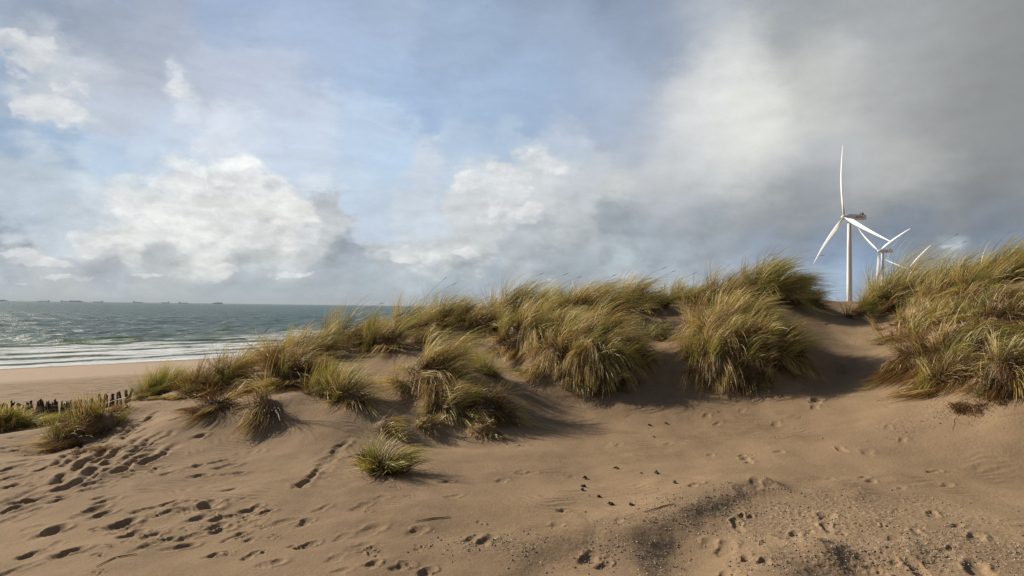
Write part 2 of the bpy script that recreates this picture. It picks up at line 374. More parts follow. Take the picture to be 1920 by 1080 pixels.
M_NAC = simple('nacelle_grey', (0.80, 0.84, 0.90), 0.45, 0.04, 0.3)
M_RED = simple('red_lettering', (0.55, 0.03, 0.03), 0.5, 0.05)
M_DARK = simple('dark_metal', (0.03, 0.03, 0.035), 0.5)
M_HULL = simple('ship_hull_hazed', (0.33, 0.34, 0.36), 0.6)  # ship greys are paled, distance haze put into the colour
M_SUPER = simple('ship_upper_hazed', (0.42, 0.43, 0.45), 0.6)
M_BOXES = simple('ship_cargo_hazed', (0.36, 0.36, 0.37), 0.7, 0.2, 0.05)
M_SHELL = simple('shell_bits', (0.62, 0.55, 0.46), 0.6, 0.5, 60)
M_PEB = simple('grit_pebbles', (0.27, 0.205, 0.15), 0.85, 0.6, 40)
M_WEED = simple('dark_weed', (0.02, 0.014, 0.011), 0.8)

# ------------------------------------------------------------------ terrain
SHORE = np.array([(-420, -300), (-180, -35), (-67.5, 88), (-50.5, 107), (-22, 150), (0, 300), (20, 800), (120, 2500), (900, 30000)], float)
def shore_dist(x, y):
    """signed distance to the waterline (sea side positive) and distance along it"""
    best = np.full(np.shape(x), 1e18); sgn = np.ones(np.shape(x)); al = np.zeros(np.shape(x)); acc = 0.0
    for i in range(len(SHORE)-1):
        a = SHORE[i]; d = SHORE[i+1]-a; L = np.hypot(*d); d = d/L
        px, py = x-a[0], y-a[1]; t = px*d[0]+py*d[1]
        lo = -1e9 if i == 0 else 0.0; tc = np.clip(t, lo, L)
        qx, qy = px-tc*d[0], py-tc*d[1]; dd = qx*qx+qy*qy
        sel = dd < best; best = np.where(sel, dd, best)
        sgn = np.where(sel, np.where(d[0]*py-d[1]*px >= 0, 1.0, -1.0), sgn); al = np.where(sel, acc+tc, al); acc += L
    return sgn*np.sqrt(best), al

CTRL = [  # photo position of bare ground and its forward distance
 (-250,1080,4.3),(0,1080,4.15),(300,1080,4.05),(640,1080,4.0),(960,1080,3.98),(1280,1080,3.98),(1600,1080,3.9),(1920,1080,3.8),(2200,1080,3.8),
 (-250,950,5.9),(0,950,5.7),(320,950,5.5),(640,950,5.4),(960,950,5.35),(1280,950,5.3),(1600,950,5.15),(1920,950,4.95),(2200,950,4.8),
 (-250,860,7.6),(0,860,7.5),(300,860,7.2),(600,860,7.1),(880,860,7.35),(1200,860,7.25),(1500,860,6.95),(1750,860,6.65),(1920,860,6.4),(2200,860,6.2),
 (0,815,9.3),(100,850,8.3),(200,820,8.7),(300,790,8.8),(420,810,8.3),(520,820,8.1),(620,790,8.3),(700,840,7.6),(780,830,7.9),
 (900,835,8.1),(1000,790,9.2),(1200,790,9.1),(1400,760,9.4),(1550,760,8.9),(1700,760,8.0),(1800,775,7.4),(1920,785,6.9),(2200,800,6.4),
 (250,760,10.0),(330,748,10.4),(400,755,9.9),(460,730,10.2),(450,700,11.3),(500,690,11.8),(400,735,10.8),
 (560,660,13.0),(600,690,11.4),(540,740,9.1),(490,838,7.9),(640,740,9.8),(660,700,10.9),(720,690,10.9),(740,650,12.4),(790,655,12.1),(870,625,13.4),(850,606,14.4),
 (650,625,14.4),(740,606,15.0),(830,588,15.5),(900,578,15.8),(1000,574,15.5),
 (830,740,9.6),(880,700,10.3),(940,700,11.2),(940,650,12.6),(1000,760,9.8),(985,700,11.1),
 (1100,730,10.2),(1050,660,11.0),(1150,660,11.0),(1020,610,12.7),(1150,600,13.0),(1150,560,15.2),
 (1265,720,10.2),(1262,640,12.1),(1240,590,13.8),(1300,563,15.3),
 (1400,715,9.9),(1400,640,10.5),(1400,590,11.9),(1450,546,14.6),(1520,560,15.4),
 (1560,700,10.1),(1590,640,12.0),(1575,595,14.3),(1568,566,16.4),(1630,600,13.6),
 (1640,566,15.6),(1720,556,14.4),(1800,536,13.8),(1900,512,13.2),(2100,500,13.0),
 (1660,650,11.2),(1690,715,9.0),(1750,740,8.3),(1720,600,12.0),(1800,620,9.6),(1870,690,7.95),(1920,620,8.9),(2100,640,8.1),
 (100,812,11.0),(0,800,11.5),(60,785,14.5),(200,768,14.5),(130,778,16.5),(0,790,16.0),(-250,800,14.0),(-250,840,9.5),
]
WCTRL = [(x, y, z) for (x, y, z) in [
 (0,0.4,7.42),(0,-4,7.5),(0,-14,7.6),(-8,-4,7.1),(8,-4,7.7),(-20,-10,6.2),(20,-10,8.0),(-16,3,6.7),(16,2,7.9),(-24,6,5.8),(24,8,9.2),
 (-16,18,5.6),(-10,21,6.0),(-4,22,7.2),(2,23,8.3),(8,23,8.6),(13,22,8.9),(22,20,9.4),(-24,16,4.6),(30,30,8.0),(-6,30,5.0),(6,32,6.5)]]
pts = np.array([at(*c) for c in CTRL] + [np.array(c, float) for c in WCTRL])
def tps_fit(p, lam=0.02):
    n = len(p); X = p[:, :2]; d2 = ((X[:, None]-X[None])**2).sum(-1)
    K = 0.5*d2*np.log(d2+1e-12); K[np.arange(n), np.arange(n)] = lam
    A = np.zeros((n+3, n+3)); A[:n, :n] = K; A[:n, n] = 1; A[:n, n+1:] = X; A[n, :n] = 1; A[n+1:, :n] = X.T
    return np.linalg.solve(A, np.concatenate([p[:, 2], np.zeros(3)]))
TW = tps_fit(pts)
def tps(x, y):
    x = np.asarray(x, float).ravel(); y = np.asarray(y, float).ravel(); z = np.empty_like(x)
    for i in range(0, len(x), 60000):
        a, b = x[i:i+60000, None], y[i:i+60000, None]
        d2 = (a-pts[None, :, 0])**2 + (b-pts[None, :, 1])**2 + 1e-12
        z[i:i+60000] = (0.5*d2*np.log(d2)) @ TW[:-3] + TW[-3] + TW[-2]*a[:, 0] + TW[-1]*b[:, 0]
    return z
def zfar(x, y):
    s, al = shore_dist(x, y)
    b = np.where(s > 0, -0.05*np.minimum(s, 60), 0.037*np.minimum(-s, 62)*1.0)
    inland = sstep(70, 160, -s)
    b = b + inland*(3.2 + 1.6*fbm(x/40, y/40, 3, 5))
    return b
G0x, G0y, GS, GN = -30.0, -20.0, 0.075, 801
def base_height(x, y):
    r = np.maximum(y, 0.85*np.hypot(x, y)); shp = np.shape(x)
    xr, yr, rr = np.ravel(x), np.ravel(y), np.ravel(r)
    z = zfar(xr, yr); near = rr < 29
    if near.any():
        wgt = sstep(17.5, 29, rr[near]); zn = tps(xr[near], yr[near])
        z[near] = zn*(1-wgt) + z[near]*wgt
    n = fbm(xr/1.7, yr/1.7, 3, 21)*0.035 + fbm(xr/0.55, yr/0.8, 3, 33)*0.008
    return (z + n*(1-0.5*sstep(20, 40, rr))).reshape(shp)
gx = G0x + GS*np.arange(GN); gy = G0y + GS*np.arange(GN)
GXX, GYY = np.meshgrid(gx, gy, indexing='ij'); GZ = base_height(GXX, GYY)
def ground(x, y):
    fx = np.clip((np.asarray(x, float)-G0x)/GS, 0, GN-1.001); fy = np.clip((np.asarray(y, float)-G0y)/GS, 0, GN-1.001)
    i = fx.astype(int); j = fy.astype(int); a = fx-i; b = fy-j
    return GZ[i, j]*(1-a)*(1-b)+GZ[i+1, j]*a*(1-b)+GZ[i, j+1]*(1-a)*b+GZ[i+1, j+1]*a*b
def hit(u, v):
    """first point of the ground seen at photo position (u, v)"""
    d = ray(u, v); t = np.arange(2.5, 34, 0.02); p = np.array([0, 0, EYE])[None]+d[None]*t[:, None]
    under = np.nonzero(p[:, 2] < ground(p[:, 0], p[:, 1]))[0]
    if len(under): return p[under[0]]
    k = np.argmin((p[:, 2]-ground(p[:, 0], p[:, 1]))[t < 19]); q = p[k]; q[2] = ground(q[0], q[1]); return q

TUFTS = [
 # --- left end, by the fence
 dict(label='dark tuft of tall dry blades on the sand bank in front of the stake fence', u=168, v=802, w_=88, h_=56, ratio=.6, green=.25, hang=.5, rust=.75, wind=.35, lean=.1, dens=1.5),  # extra rust blades: this tuft's shade is put into its colour
 dict(label='dark shaggy tuft on the footprint-covered sand, joined below the tall dry one by the fence', u=126, v=832, w_=62, h_=64, ratio=.6, green=.25, hang=.55, rust=.75, wind=.3, lean=.05, dens=1.5),  # rust share raised here too, so the blade colour carries shade
 dict(label='dark green tuft cut by the left edge of the photo in front of the fence', u=4, v=802, w_=80, h_=34, ratio=.7, green=.8, wind=.4, dens=1.3),
 dict(label='low soft green patch at the foot of the stake fence', u=82, v=795, w_=85, h_=20, ratio=.9, green=.9, wind=.7, dens=1.1, droop=1.2),
 dict(label='small rusty dead tuft lying below the dark shaggy one', u=178, v=846, w_=52, h_=17, ratio=.7, green=.05, rust=.9, wind=.3, droop=1.5, hang=.5),
 dict(label='short straw tuft growing at the right end of the stake fence', u=222, v=770, w_=36, h_=22, ratio=.6, green=.4, rust=.5, wind=.6),
 dict(label='bright green upright tuft at the far left end of the ridge', u=298, v=738, w_=84, h_=46, ratio=.7, green=.93, wind=.45, lean=.2, droop=.5, hang=.05, dens=1.2),
 dict(label='low straw fringe along the sand lip under the bright green tuft', u=320, v=748, w_=110, h_=16, ratio=.3, green=.45, wind=.8, droop=1.6, hang=.4),
 dict(label='orange-brown bushy tuft beside the bright green one', u=372, v=734, w_=68, h_=58, ratio=.7, green=.35, rust=.75, wind=.6, dens=1.25),
 dict(label='tall tawny tuft with a wispy peak, against the surf', u=420, v=722, w_=66, h_=80, ratio=.8, green=.5, rust=.35, wind=.7, lean=.25, dens=1.25, stalks=3),
 dict(label='small reddish-brown dry tuft alone on the sand lip', u=398, v=768, w_=58, h_=66, ratio=.6, green=.1, rust=.6, hang=.75, wind=.3, dens=1.4, droop=1.3),
 dict(label='low sparse green grass in the dip between the tawny tuft and the long ridge', u=474, v=684, w_=62, h_=26, ratio=.8, green=.85, wind=.9, dens=.8),
 # --- left ridge
 dict(label='yellow-green windblown tuft at the lower end of the long ridge', u=532, v=684, w_=90, h_=62, ratio=.7, green=.62, wind=1.1, dens=1.15),
 dict(label='golden windswept tuft on the ridge above the big dry hanging one', u=590, v=668, w_=90, h_=64, ratio=.7, green=.5, wind=1.2, dens=1.15, stalks=2),
 dict(label='arching ridge tuft whose tip just covers the horizon line', u=648, v=645, w_=72, h_=78, ratio=.7, green=.55, wind=1.2, dens=1.2, stalks=2),
 dict(label='mop-headed ridge tuft with pale blades combed over to the right', u=716, v=652, w_=72, h_=82, ratio=.6, green=.5, wind=1.3, hang=.3, dens=1.25),
 dict(label='narrow tuft with the highest feathery tip on the left ridge', u=762, v=622, w_=50, h_=74, ratio=.7, green=.55, wind=.8, lean=.25, dens=1.2, stalks=4),
 dict(label='short green-brown tuft at the foot of the feathery one', u=793, v=646, w_=48, h_=48, ratio=.6, green=.55, rust=.5, wind=.9),
 dict(label='dense green hedge-like tuft on the ridge behind the bare sand saddle', u=838, v=606, w_=105, h_=56, ratio=.6, green=.78, wind=1.1, dens=1.2, stalks=3),
 # --- front left
 dict(label='big dry tuft spilling down the slope in a long straw skirt', u=528, v=716, w_=92, h_=92, ratio=.9, green=.2, hang=.75, rust=.3, wind=.35, lean=.15, dens=1.35, droop=1.2),
 dict(label='ragged dead straw tail hanging lowest on the slope under the big dry tuft', u=494, v=770, w_=48, h_=84, spread=.2, ratio=1.0, green=.04, hang=.9, rust=.3, wind=.1, lean=0., dens=1.3, droop=1.5),
 dict(label='pale silvery tuft just behind the big dry one', u=580, v=698, w_=70, h_=40, ratio=.6, green=.35, wind=1.2, droop=1.1, dens=1.1),
 dict(label='green spiky half of the tuft under the ridge, above the slide marks', u=618, v=742, w_=80, h_=64, ratio=.7, green=.85, wind=.4, lean=.1, dens=1.25, hang=.2),
 dict(label='drooping straw tuft pressed against the green spiky one, above the slide marks', u=662, v=752, w_=60, h_=66, ratio=.6, green=.35, wind=.9, hang=.6, dens=1.25),
 # --- centre front
 dict(label='large pale windblown tuft crowning the middle spur of sand', u=808, v=712, w_=105, h_=98, ratio=.8, green=.28, wind=1.2, hang=.35, dens=1.35),
 dict(label='dark tangled tuft hanging under the large pale one on the spur', u=840, v=768, w_=92, h_=54, ratio=.7, green=.45, wind=.8, hang=.6, dens=1.35, rust=.3),
 dict(label='small dark green shoot cluster between the pale spur tuft and the sand bowl', u=912, v=702, w_=48, h_=40, ratio=.7, green=.95, wind=.2, lean=0., dens=1.2),
 dict(label='scrubby wiry dead tuft at the lower right of the spur', u=912, v=775, w_=74, h_=66, ratio=.7, green=.2, wind=.5, hang=.5, rust=.6, dens=1.35, curl=.5),
 dict(label='thin tail of twisted dead blades below the scrubby tuft', u=910, v=812, w_=46, h_=30, ratio=.5, green=.25, wind=.2, hang=.8, rust=.6, dens=.9, curl=.6),
 dict(label='small golden tuft leaning right on the sand below the spur', u=728, v=805, w_=44, h_=42, ratio=.5, green=.25, wind=1.1, hang=.2, dens=1.0),
 dict(label='sparse straw tuft between the small golden one and the dark tangle', u=800, v=802, w_=42, h_=34, ratio=.6, green=.35, wind=.5, hang=.5, dens=.7),
 dict(label='brown dead tuft lying against the lowest grey-green tuft', u=684, v=866, w_=30, h_=30, ratio=.7, green=.02, rust=.8, hang=.6, wind=.3, dens=1.3, curl=.4),
 dict(label='lowest grey-green tuft, alone on the open sand with fountain-like blades', u=722, v=884, w_=46, h_=74, ratio=.9, green=.9, wind=.6, hang=.25, droop=1.1, dens=2.2, spread=.8),
 # --- centre ridge
 dict(label='tan tuft with reddish roots beside the bare sand saddle', u=905, v=616, w_=72, h_=58, ratio=.6, green=.4, rust=.3, wind=.9, dens=1.2),
 dict(label='tall olive tuft on the ridge with two dark seed heads above it', u=968, v=590, w_=110, h_=66, ratio=.6, green=.65, wind=1.1, dens=1.2, stalks=6),
 dict(label='rounded tuft on the ridge just before the dip in the grass line', u=1025, v=588, w_=62, h_=64, ratio=.6, green=.6, wind=1.3, dens=1.2, stalks=2),
 dict(label='tawny tuft rolling over the sand edge, left part of the great central mass', u=985, v=640, w_=110, h_=76, ratio=.7, green=.42, wind=1.2, hang=.3, dens=1.3),
 dict(label='dark olive hollow tuft in the middle of the great central mass', u=1060, v=628, w_=90, h_=62, ratio=.7, green=.6, wind=1.2, dens=1.2),
 dict(label='straw fringe hanging like combed hair from the central mass', u=1040, v=676, w_=105, h_=54, ratio=.5, green=.15, wind=.5, hang=.9, dens=1.45, droop=1.2),
 dict(label='high golden mop falling over the right half of the central mass', u=1125, v=652, w_=110, h_=84, ratio=.8, green=.3, wind=1.0, hang=.45, dens=1.4),
 dict(label='dark lower skirt of the central mass above the shaded sand', u=1125, v=696, w_=135, h_=52, ratio=.45, green=.55, wind=.5, hang=.75, dens=1.4),
 dict(label='shaded right end of the central mass with loose drooping blades', u=1186, v=672, w_=52, h_=50, ratio=.7, green=.5, wind=1.0, hang=.5, dens=1.2),
 dict(label='wide windswept tuft on the highest part of the central ridge', u=1115, v=585, w_=110, h_=68, ratio=.6, green=.55, wind=1.2, dens=1.2, stalks=4),
 dict(label='green-topped ridge tuft ending at the sand notch', u=1190, v=576, w_=90, h_=62, ratio=.6, green=.68, wind=1.1, dens=1.25, stalks=5),
 dict(label='small dark tuft growing alone in the bare sand notch', u=1224, v=632, w_=38, h_=34, ratio=.7, green=.85, wind=.3, hang=.3, dens=1.0),
 # --- right of centre
 dict(label='short olive ridge tuft just right of the sand notch', u=1280, v=566, w_=76, h_=46, ratio=.6, green=.62, wind=1.0, dens=1.2, stalks=3),
 dict(label='golden-brown ridge tuft left of the tall swept crest', u=1355, v=560, w_=100, h_=60, ratio=.6, green=.45, wind=1.1, dens=1.2, stalks=5),
 dict(label='tall dark green crest of grass swept toward the turbine', u=1448, v=548, w_=110, h_=72, ratio=.7, green=.85, wind=1.5, dens=1.35, stalks=3),
 dict(label='low dark grass trailing down to the gap from the swept crest', u=1512, v=566, w_=52, h_=38, ratio=.7, green=.7, rust=.5, wind=1.1, dens=1.1),
 dict(label='big pale golden tuft fanning out in front of the swept crest', u=1365, v=618, w_=140, h_=82, ratio=.7, green=.38, wind=1.2, hang=.25, dens=1.35),
 dict(label='white-tipped spray of blades at the left foot of the pale golden tuft', u=1312, v=604, w_=34, h_=44, ratio=.6, green=.5, wind=-.6, lean=-.2, hang=0, dens=.8),
 dict(label='broad dark brown tuft below the pale golden one', u=1358, v=676, w_=124, h_=66, ratio=.6, green=.4, wind=.6, hang=.45, dens=1.35, rust=.4),
 dict(label='dark green bushy tuft at the left side of the sandy gap', u=1458, v=660, w_=100, h_=66, ratio=.7, green=.6, wind=.9, hang=.4, dens=1.35, rust=.4),
 dict(label='dark drooping lower edge of the broad tuft, above the sunlit sand', u=1420, v=700, w_=95, h_=36, ratio=.5, green=.35, wind=.4, hang=.7, dens=1.2, rust=.5),
 dict(label='tiny straw tuft on the sand, left below the broad dark one', u=1328, v=722, w_=26, h_=18, ratio=.6, green=.2, wind=.4, hang=.6, dens=.7),
 dict(label='tiny dry tuft with loose roots, lowest below the broad dark one', u=1405, v=728, w_=36, h_=18, ratio=.6, green=.15, rust=.4, wind=.4, hang=.6, dens=.8),
 # --- right side
 dict(label='thin upright blades standing in the gap beside the turbine tower', u=1604, v=596, w_=40, h_=52, ratio=.6, green=.8, wind=.4, hang=0, dens=.35, spread=.8),
 dict(label='dark green tuft right of the gap, under the second turbine', u=1648, v=574, w_=84, h_=62, ratio=.6, green=.8, wind=.7, dens=1.3, stalks=2),
 dict(label='spiky tuft hiding the farthest turbine', u=1690, v=568, w_=88, h_=96, ratio=.6, green=.75, wind=.9, dens=1.3, stalks=6),
 dict(label='olive windblown tuft rising behind the brown right-hand mass', u=1795, v=545, w_=96, h_=72, ratio=.6, green=.65, wind=1.1, dens=1.3, stalks=3),
 dict(label='tallest golden-green tuft on the skyline by the right edge', u=1880, v=524, w_=120, h_=80, ratio=.6, green=.68, wind=1.1, dens=1.3, stalks=4),
 dict(label='row of thin upright straws on the sand shelf right of the gap', u=1700, v=604, w_=110, h_=38, ratio=.4, green=.3, wind=.3, hang=0, dens=.35, lean=.1),
 dict(label='tan upright tuft on top of the right-hand mass', u=1762, v=608, w_=150, h_=48, ratio=.7, green=.3, rust=.4, wind=.8, droop=1.1, dens=1.2),
 dict(label='rust-coloured tuft spilling onto the sand at the left of the right-hand mass', u=1728, v=680, w_=84, h_=88, ratio=.9, green=.15, rust=.8, wind=.2, hang=.7, dens=1.4, lean=0., droop=1.3),
 dict(label='wide dark green tuft in the shaded heart of the right-hand mass', u=1818, v=662, w_=130, h_=88, ratio=.7, green=.5, wind=1.1, hang=.7, dens=1.6, rust=.95, droop=1.8),  # right-hand mass: rusty growth, browned further to put its shade into colour
 dict(label='dark reddish tuft at the right edge under the golden skyline', u=1905, v=610, w_=130, h_=84, ratio=.7, green=.25, rust=.75, wind=.7, hang=.5, dens=1.4, droop=1.2),
 dict(label='shadowed tuft at the bottom right corner of the right-hand mass', u=1910, v=700, w_=130, h_=74, ratio=.6, green=.3, rust=.8, wind=.4, hang=.7, dens=1.4, droop=1.2),
 dict(label='arching brown tuft drooping lowest from the right-hand mass onto the sand', u=1785, v=718, w_=95, h_=80, ratio=.6, green=.25, rust=.7, wind=.3, hang=.75, dens=1.3),
 dict(label='brown matted tuft filling the shelf between the golden skyline and the right-hand mass', u=1850, v=578, w_=150, h_=44, ratio=.6, green=.3, rust=.7, wind=.8, hang=.5, dens=1.3, droop=1.2),
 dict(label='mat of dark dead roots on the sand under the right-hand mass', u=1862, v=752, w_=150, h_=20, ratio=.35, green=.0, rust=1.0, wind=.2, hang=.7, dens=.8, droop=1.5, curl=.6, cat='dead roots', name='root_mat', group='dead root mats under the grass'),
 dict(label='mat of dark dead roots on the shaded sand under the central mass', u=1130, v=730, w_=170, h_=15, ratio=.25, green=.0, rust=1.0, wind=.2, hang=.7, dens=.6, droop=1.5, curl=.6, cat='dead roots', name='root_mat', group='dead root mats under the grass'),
 dict(label='single thin green sprig on the trampled sand slope by the dark tufts', u=229, v=812, w_=14, h_=26, ratio=.6, green=1.0, wind=.7, hang=0, dens=.25),
]
# each tuft has caught its own little mound of sand
MOUNDS = []
for q in TUFTS:
    p = hit(q['u'], q['v']); a = q['w_']/2*p[1]/F; b = max(.12, a*q.get('ratio', .7))
    k = 0.0 if q.get('dens', 1) < .5 or q['h_'] < 24 else min(.30, .30*a+.05)*(.7 if q['v'] < 630 else 1.0)
    MOUNDS.append((p[0], p[1]+b*.35, a*.95, b*.95, k))
_bare = base_height
def mounds(x, y):
    z = np.zeros(np.shape(x))
    for (mx, my, a, b, k) in MOUNDS:
        if k: z = np.maximum(z, k*np.exp(-(((x-mx)/a)**2+((y-my)/b)**2)**1.3))
    return z
def base_height(x, y): return _bare(x, y)+mounds(x, y)
GZ = GZ+mounds(GXX, GYY)
# tracks pressed into the sand: (u, v, length m, width m, heading deg, depth m)
TR = []
def foot(u, v, l=.27, wd=.11, a=None, dp=.035): TR.append((u, v, l*(.74+.14*rng.random()), wd*(.85+.2*rng.random()), a if l < .09 or l > 1 else 62+rng.normal()*16, dp))
for q in [(92,1000,.36,.17,25,.07),(120,1040,.34,.15,35,.06),(55,1042,.26,.13,30,.05),(22,1072,.30,.13,20,.05),(12,978,.30,.15,20,.06),(8,962,.26,.12,20,.05),
          (20,958,.28,.12,15,.05),(40,942,.34,.12,10,.045),(70,938,.30,.13,12,.045),(15,880,.4,.18,35,.07),(5,900,.4,.17,40,.07),(38,865,.3,.14,20,.05),(10,915,.3,.14,40,.05),
          (152,922,.32,.13,25,.045),(105,940,.28,.12,15,.045),(195,941,.3,.12,10,.045),(65,930,.26,.11,20,.04),(55,960,.26,.11,20,.035),
          (165,962,.36,.16,-10,.06),(185,968,.3,.14,20,.05),(225,985,.34,.15,10,.06),(232,992,.28,.13,0,.05),(245,1003,.26,.13,30,.055),(285,1005,.24,.12,10,.05),(312,1015,.2,.1,0,.045),(332,1028,.26,.1,10,.05),
          (305,948,.34,.12,10,.045),(310,962,.32,.12,15,.045),(265,957,.24,.1,0,.035),(340,945,.24,.09,5,.03),(370,955,.4,.2,10,.07),(390,948,.3,.14,0,.05),(368,976,.3,.14,20,.06),(400,990,.26,.12,10,.05),
          (412,996,.24,.11,0,.045),(355,1008,.28,.12,5,.045),(420,973,.26,.12,5,.04),(480,956,.28,.12,20,.05),(490,963,.24,.1,0,.045),(460,960,.22,.1,0,.035),(530,980,.34,.12,0,.035),(575,1024,.24,.1,0,.035),
          (470,1045,.22,.09,0,.035),(505,1058,.22,.1,15,.04),(395,1044,.16,.09,0,.04),(570,982,.24,.1,10,.03),(600,955,.24,.1,0,.02),
          (410,866,.34,.13,30,.05),(422,875,.34,.13,30,.055),(435,890,.3,.12,35,.045),(365,876,.3,.12,10,.04),(368,894,.28,.13,0,.05),(296,878,.3,.11,0,.035),(315,888,.26,.1,0,.03),
          (250,890,.34,.12,15,.05),(268,882,.3,.11,20,.04),(190,872,.34,.12,20,.05),(165,886,.3,.12,10,.045),(240,870,.3,.12,40,.05),(262,856,.34,.13,50,.055),(225,846,.3,.12,40,.045),
          (70,845,.34,.14,10,.05),(50,855,.3,.13,0,.05),(28,838,.34,.13,10,.05),(72,865,.26,.11,0,.045),(80,880,.3,.12,10,.05),(30,820,.3,.12,0,.05),(90,832,.26,.12,0,.04),(20,847,.3,.12,0,.05),
          (370,820,.3,.14,40,.05),(265,808,.34,.13,40,.05),(330,785,.3,.12,45,.04),(290,775,.3,.12,50,.04),
          (675,952,.30,.11,10,.03),(670,1028,.30,.13,0,.025),(690,998,.34,.15,0,.025),(780,998,.26,.12,10,.03),(990,888,.26,.12,0,.02),(940,902,.24,.12,0,.02),(975,887,.24,.1,0,.02),(1070,895,.22,.1,0,.012),(713,935,.24,.12,0,.02),
          (1052,960,.14,.10,0,.03),(1040,992,.2,.1,0,.03),(1163,991,.16,.09,0,.02),(1160,834,.26,.1,0,.02),(1140,832,.24,.1,0,.02),
          (1530,752,.34,.17,30,.07),(1528,765,.28,.13,0,.04),(1512,730,.26,.12,60,.04),(1578,690,.34,.14,10,.06),(1556,680,.26,.11,20,.04),(1555,608,.3,.12,0,.04),(1398,862,.24,.13,25,.05),(1405,868,.2,.12,-20,.03),
          (1325,780,.24,.12,0,.03),(1345,795,.2,.1,0,.03),(1455,796,.26,.12,20,.025),(1390,770,.2,.1,0,.02),(1665,803,.2,.1,0,.025),(1693,828,.22,.1,0,.02),(1460,848,.22,.1,0,.02),(1628,850,.3,.14,0,.018),
          (1418,922,.28,.12,50,.03),(1303,925,.22,.1,30,.045),(1747,965,.22,.1,-10,.045),(1690,917,.2,.09,0,.02),(1620,896,.16,.08,0,.03),(1635,903,.2,.1,0,.02),(1775,910,.22,.1,0,.035),(1750,885,.2,.09,0,.03),(1555,898,.16,.08,0,.02),
          (1385,988,.36,.07,5,.05),(1392,970,.12,.05,0,.045),(1407,970,.12,.05,0,.045),(1105,1050,.24,.13,70,.055),(1132,1064,.16,.08,20,.045),(1478,1020,.34,.14,35,.04),(1490,1008,.26,.1,20,.04),(1550,972,.24,.14,0,.05),(1552,994,.3,.08,0,.04),
          (1400,1048,.16,.08,30,.05),(1358,1070,.16,.1,0,.045),(1360,1020,.26,.16,0,.04),(1330,1010,.2,.14,30,.04),(1433,1062,.12,.08,0,.04),(905,1020,.3,.14,0,.035),(880,1015,.26,.12,-10,.03),(797,1075,.2,.1,0,.045),(750,1065,.2,.1,0,.03),(700,1062,.14,.08,0,.03),
          (1830,1012,.26,.1,0,.035),(1790,988,.2,.08,0,.03),(1835,1070,.3,.13,-30,.05),(1720,1068,.24,.1,0,.04),(640,1010,.2,.1,0,.015)]:
    foot(*q)
for (cu, cv, su, sv, n) in [(110,900,110,35,14),(300,970,190,55,20),(60,840,60,22,10),(190,1030,150,30,9),(480,1000,120,45,18),(700,1040,120,30,8),(1620,1000,160,40,16),(1450,820,200,40,8),(800,930,150,40,7),(270,850,90,40,14)]:
    for _ in range(n):
        pu, pv = cu+rng.normal()*su*.6, min(1074, cv+rng.normal()*sv*.6)
        if rng.random() < .45: foot(pu, pv, rng.uniform(.16,.27), rng.uniform(.08,.12), rng.uniform(-10,50), rng.uniform(.015,.035))
        else:                                   # a dog's paw: pad and four toes
            ha = rng.uniform(-.4, 1.0); k_ = pv-560; q = 95/ max(60, k_)*60
            foot(pu, pv, .075, .065, math.degrees(ha), .022)
            for t_ in (-.75, -.25, .25, .75):
                foot(pu+11*math.cos(ha+t_)*k_/430, pv-5*math.sin(ha+t_)*k_/430, .04, .03, math.degrees(ha), .022)
# long slides down the slope: polyline of photo points, width, depth
SL = [([(662,812),(625,850),(590,885),(560,914)], .06, .060), ([(652,830),(628,860),(600,886)], .05, .04), ([(640,846),(622,872),(612,884)], .055, .03), ([(668,820),(640,850),(612,880)], .05, -.02)]
for i in range(24):
    u0 = rng.uniform(200, 350); v0 = 770 + rng.uniform(0, 75); ln = rng.uniform(60, 150)
    SL.append(([(u0, v0), (u0-ln*.5, v0+ln*.32+rng.uniform(-4,4)), (u0-ln, v0+ln*.62)], rng.uniform(.05,.085), rng.uniform(.045,.08)))
for i in range(8):
    u0 = rng.uniform(60, 200); v0 = rng.uniform(890, 915); ln = rng.uniform(60, 130)
    SL.append(([(u0, v0), (u0-ln*.5, v0+ln*.2), (u0-ln, v0+ln*.42)], rng.uniform(.04,.06), rng.uniform(.012,.025)))
# rims and hollows of the trodden foreground: polyline, half width left, half width right, height
RIM = [([(1185,1100),(1190,1030),(1225,995),(1290,958),(1370,925),(1430,915)], .42, .21, .075), ([(930,1075),(985,1040),(1040,1012),(1110,1000),(1180,1012)], .3, .16, .03),
       ([(1440,1110),(1500,1068),(1535,1040)], .34, .2, .075), ([(1535,1040),(1600,1030),(1700,1040)], .22, .3, .04), ([(1240,905),(1330,912),(1440,908),(1600,925)], .3, .3, .025)]
HOL = [(1270,1045,.45,.5,-.09), (1030,1065,.45,.28,-.05), (1590,1090,.35,.3,-.07), (1130,760,1.0,.9,-.05), (820,830,.5,.3,-.05), (1550,700,.5,.8,-.08)]
print('terrain fitted', len(pts))

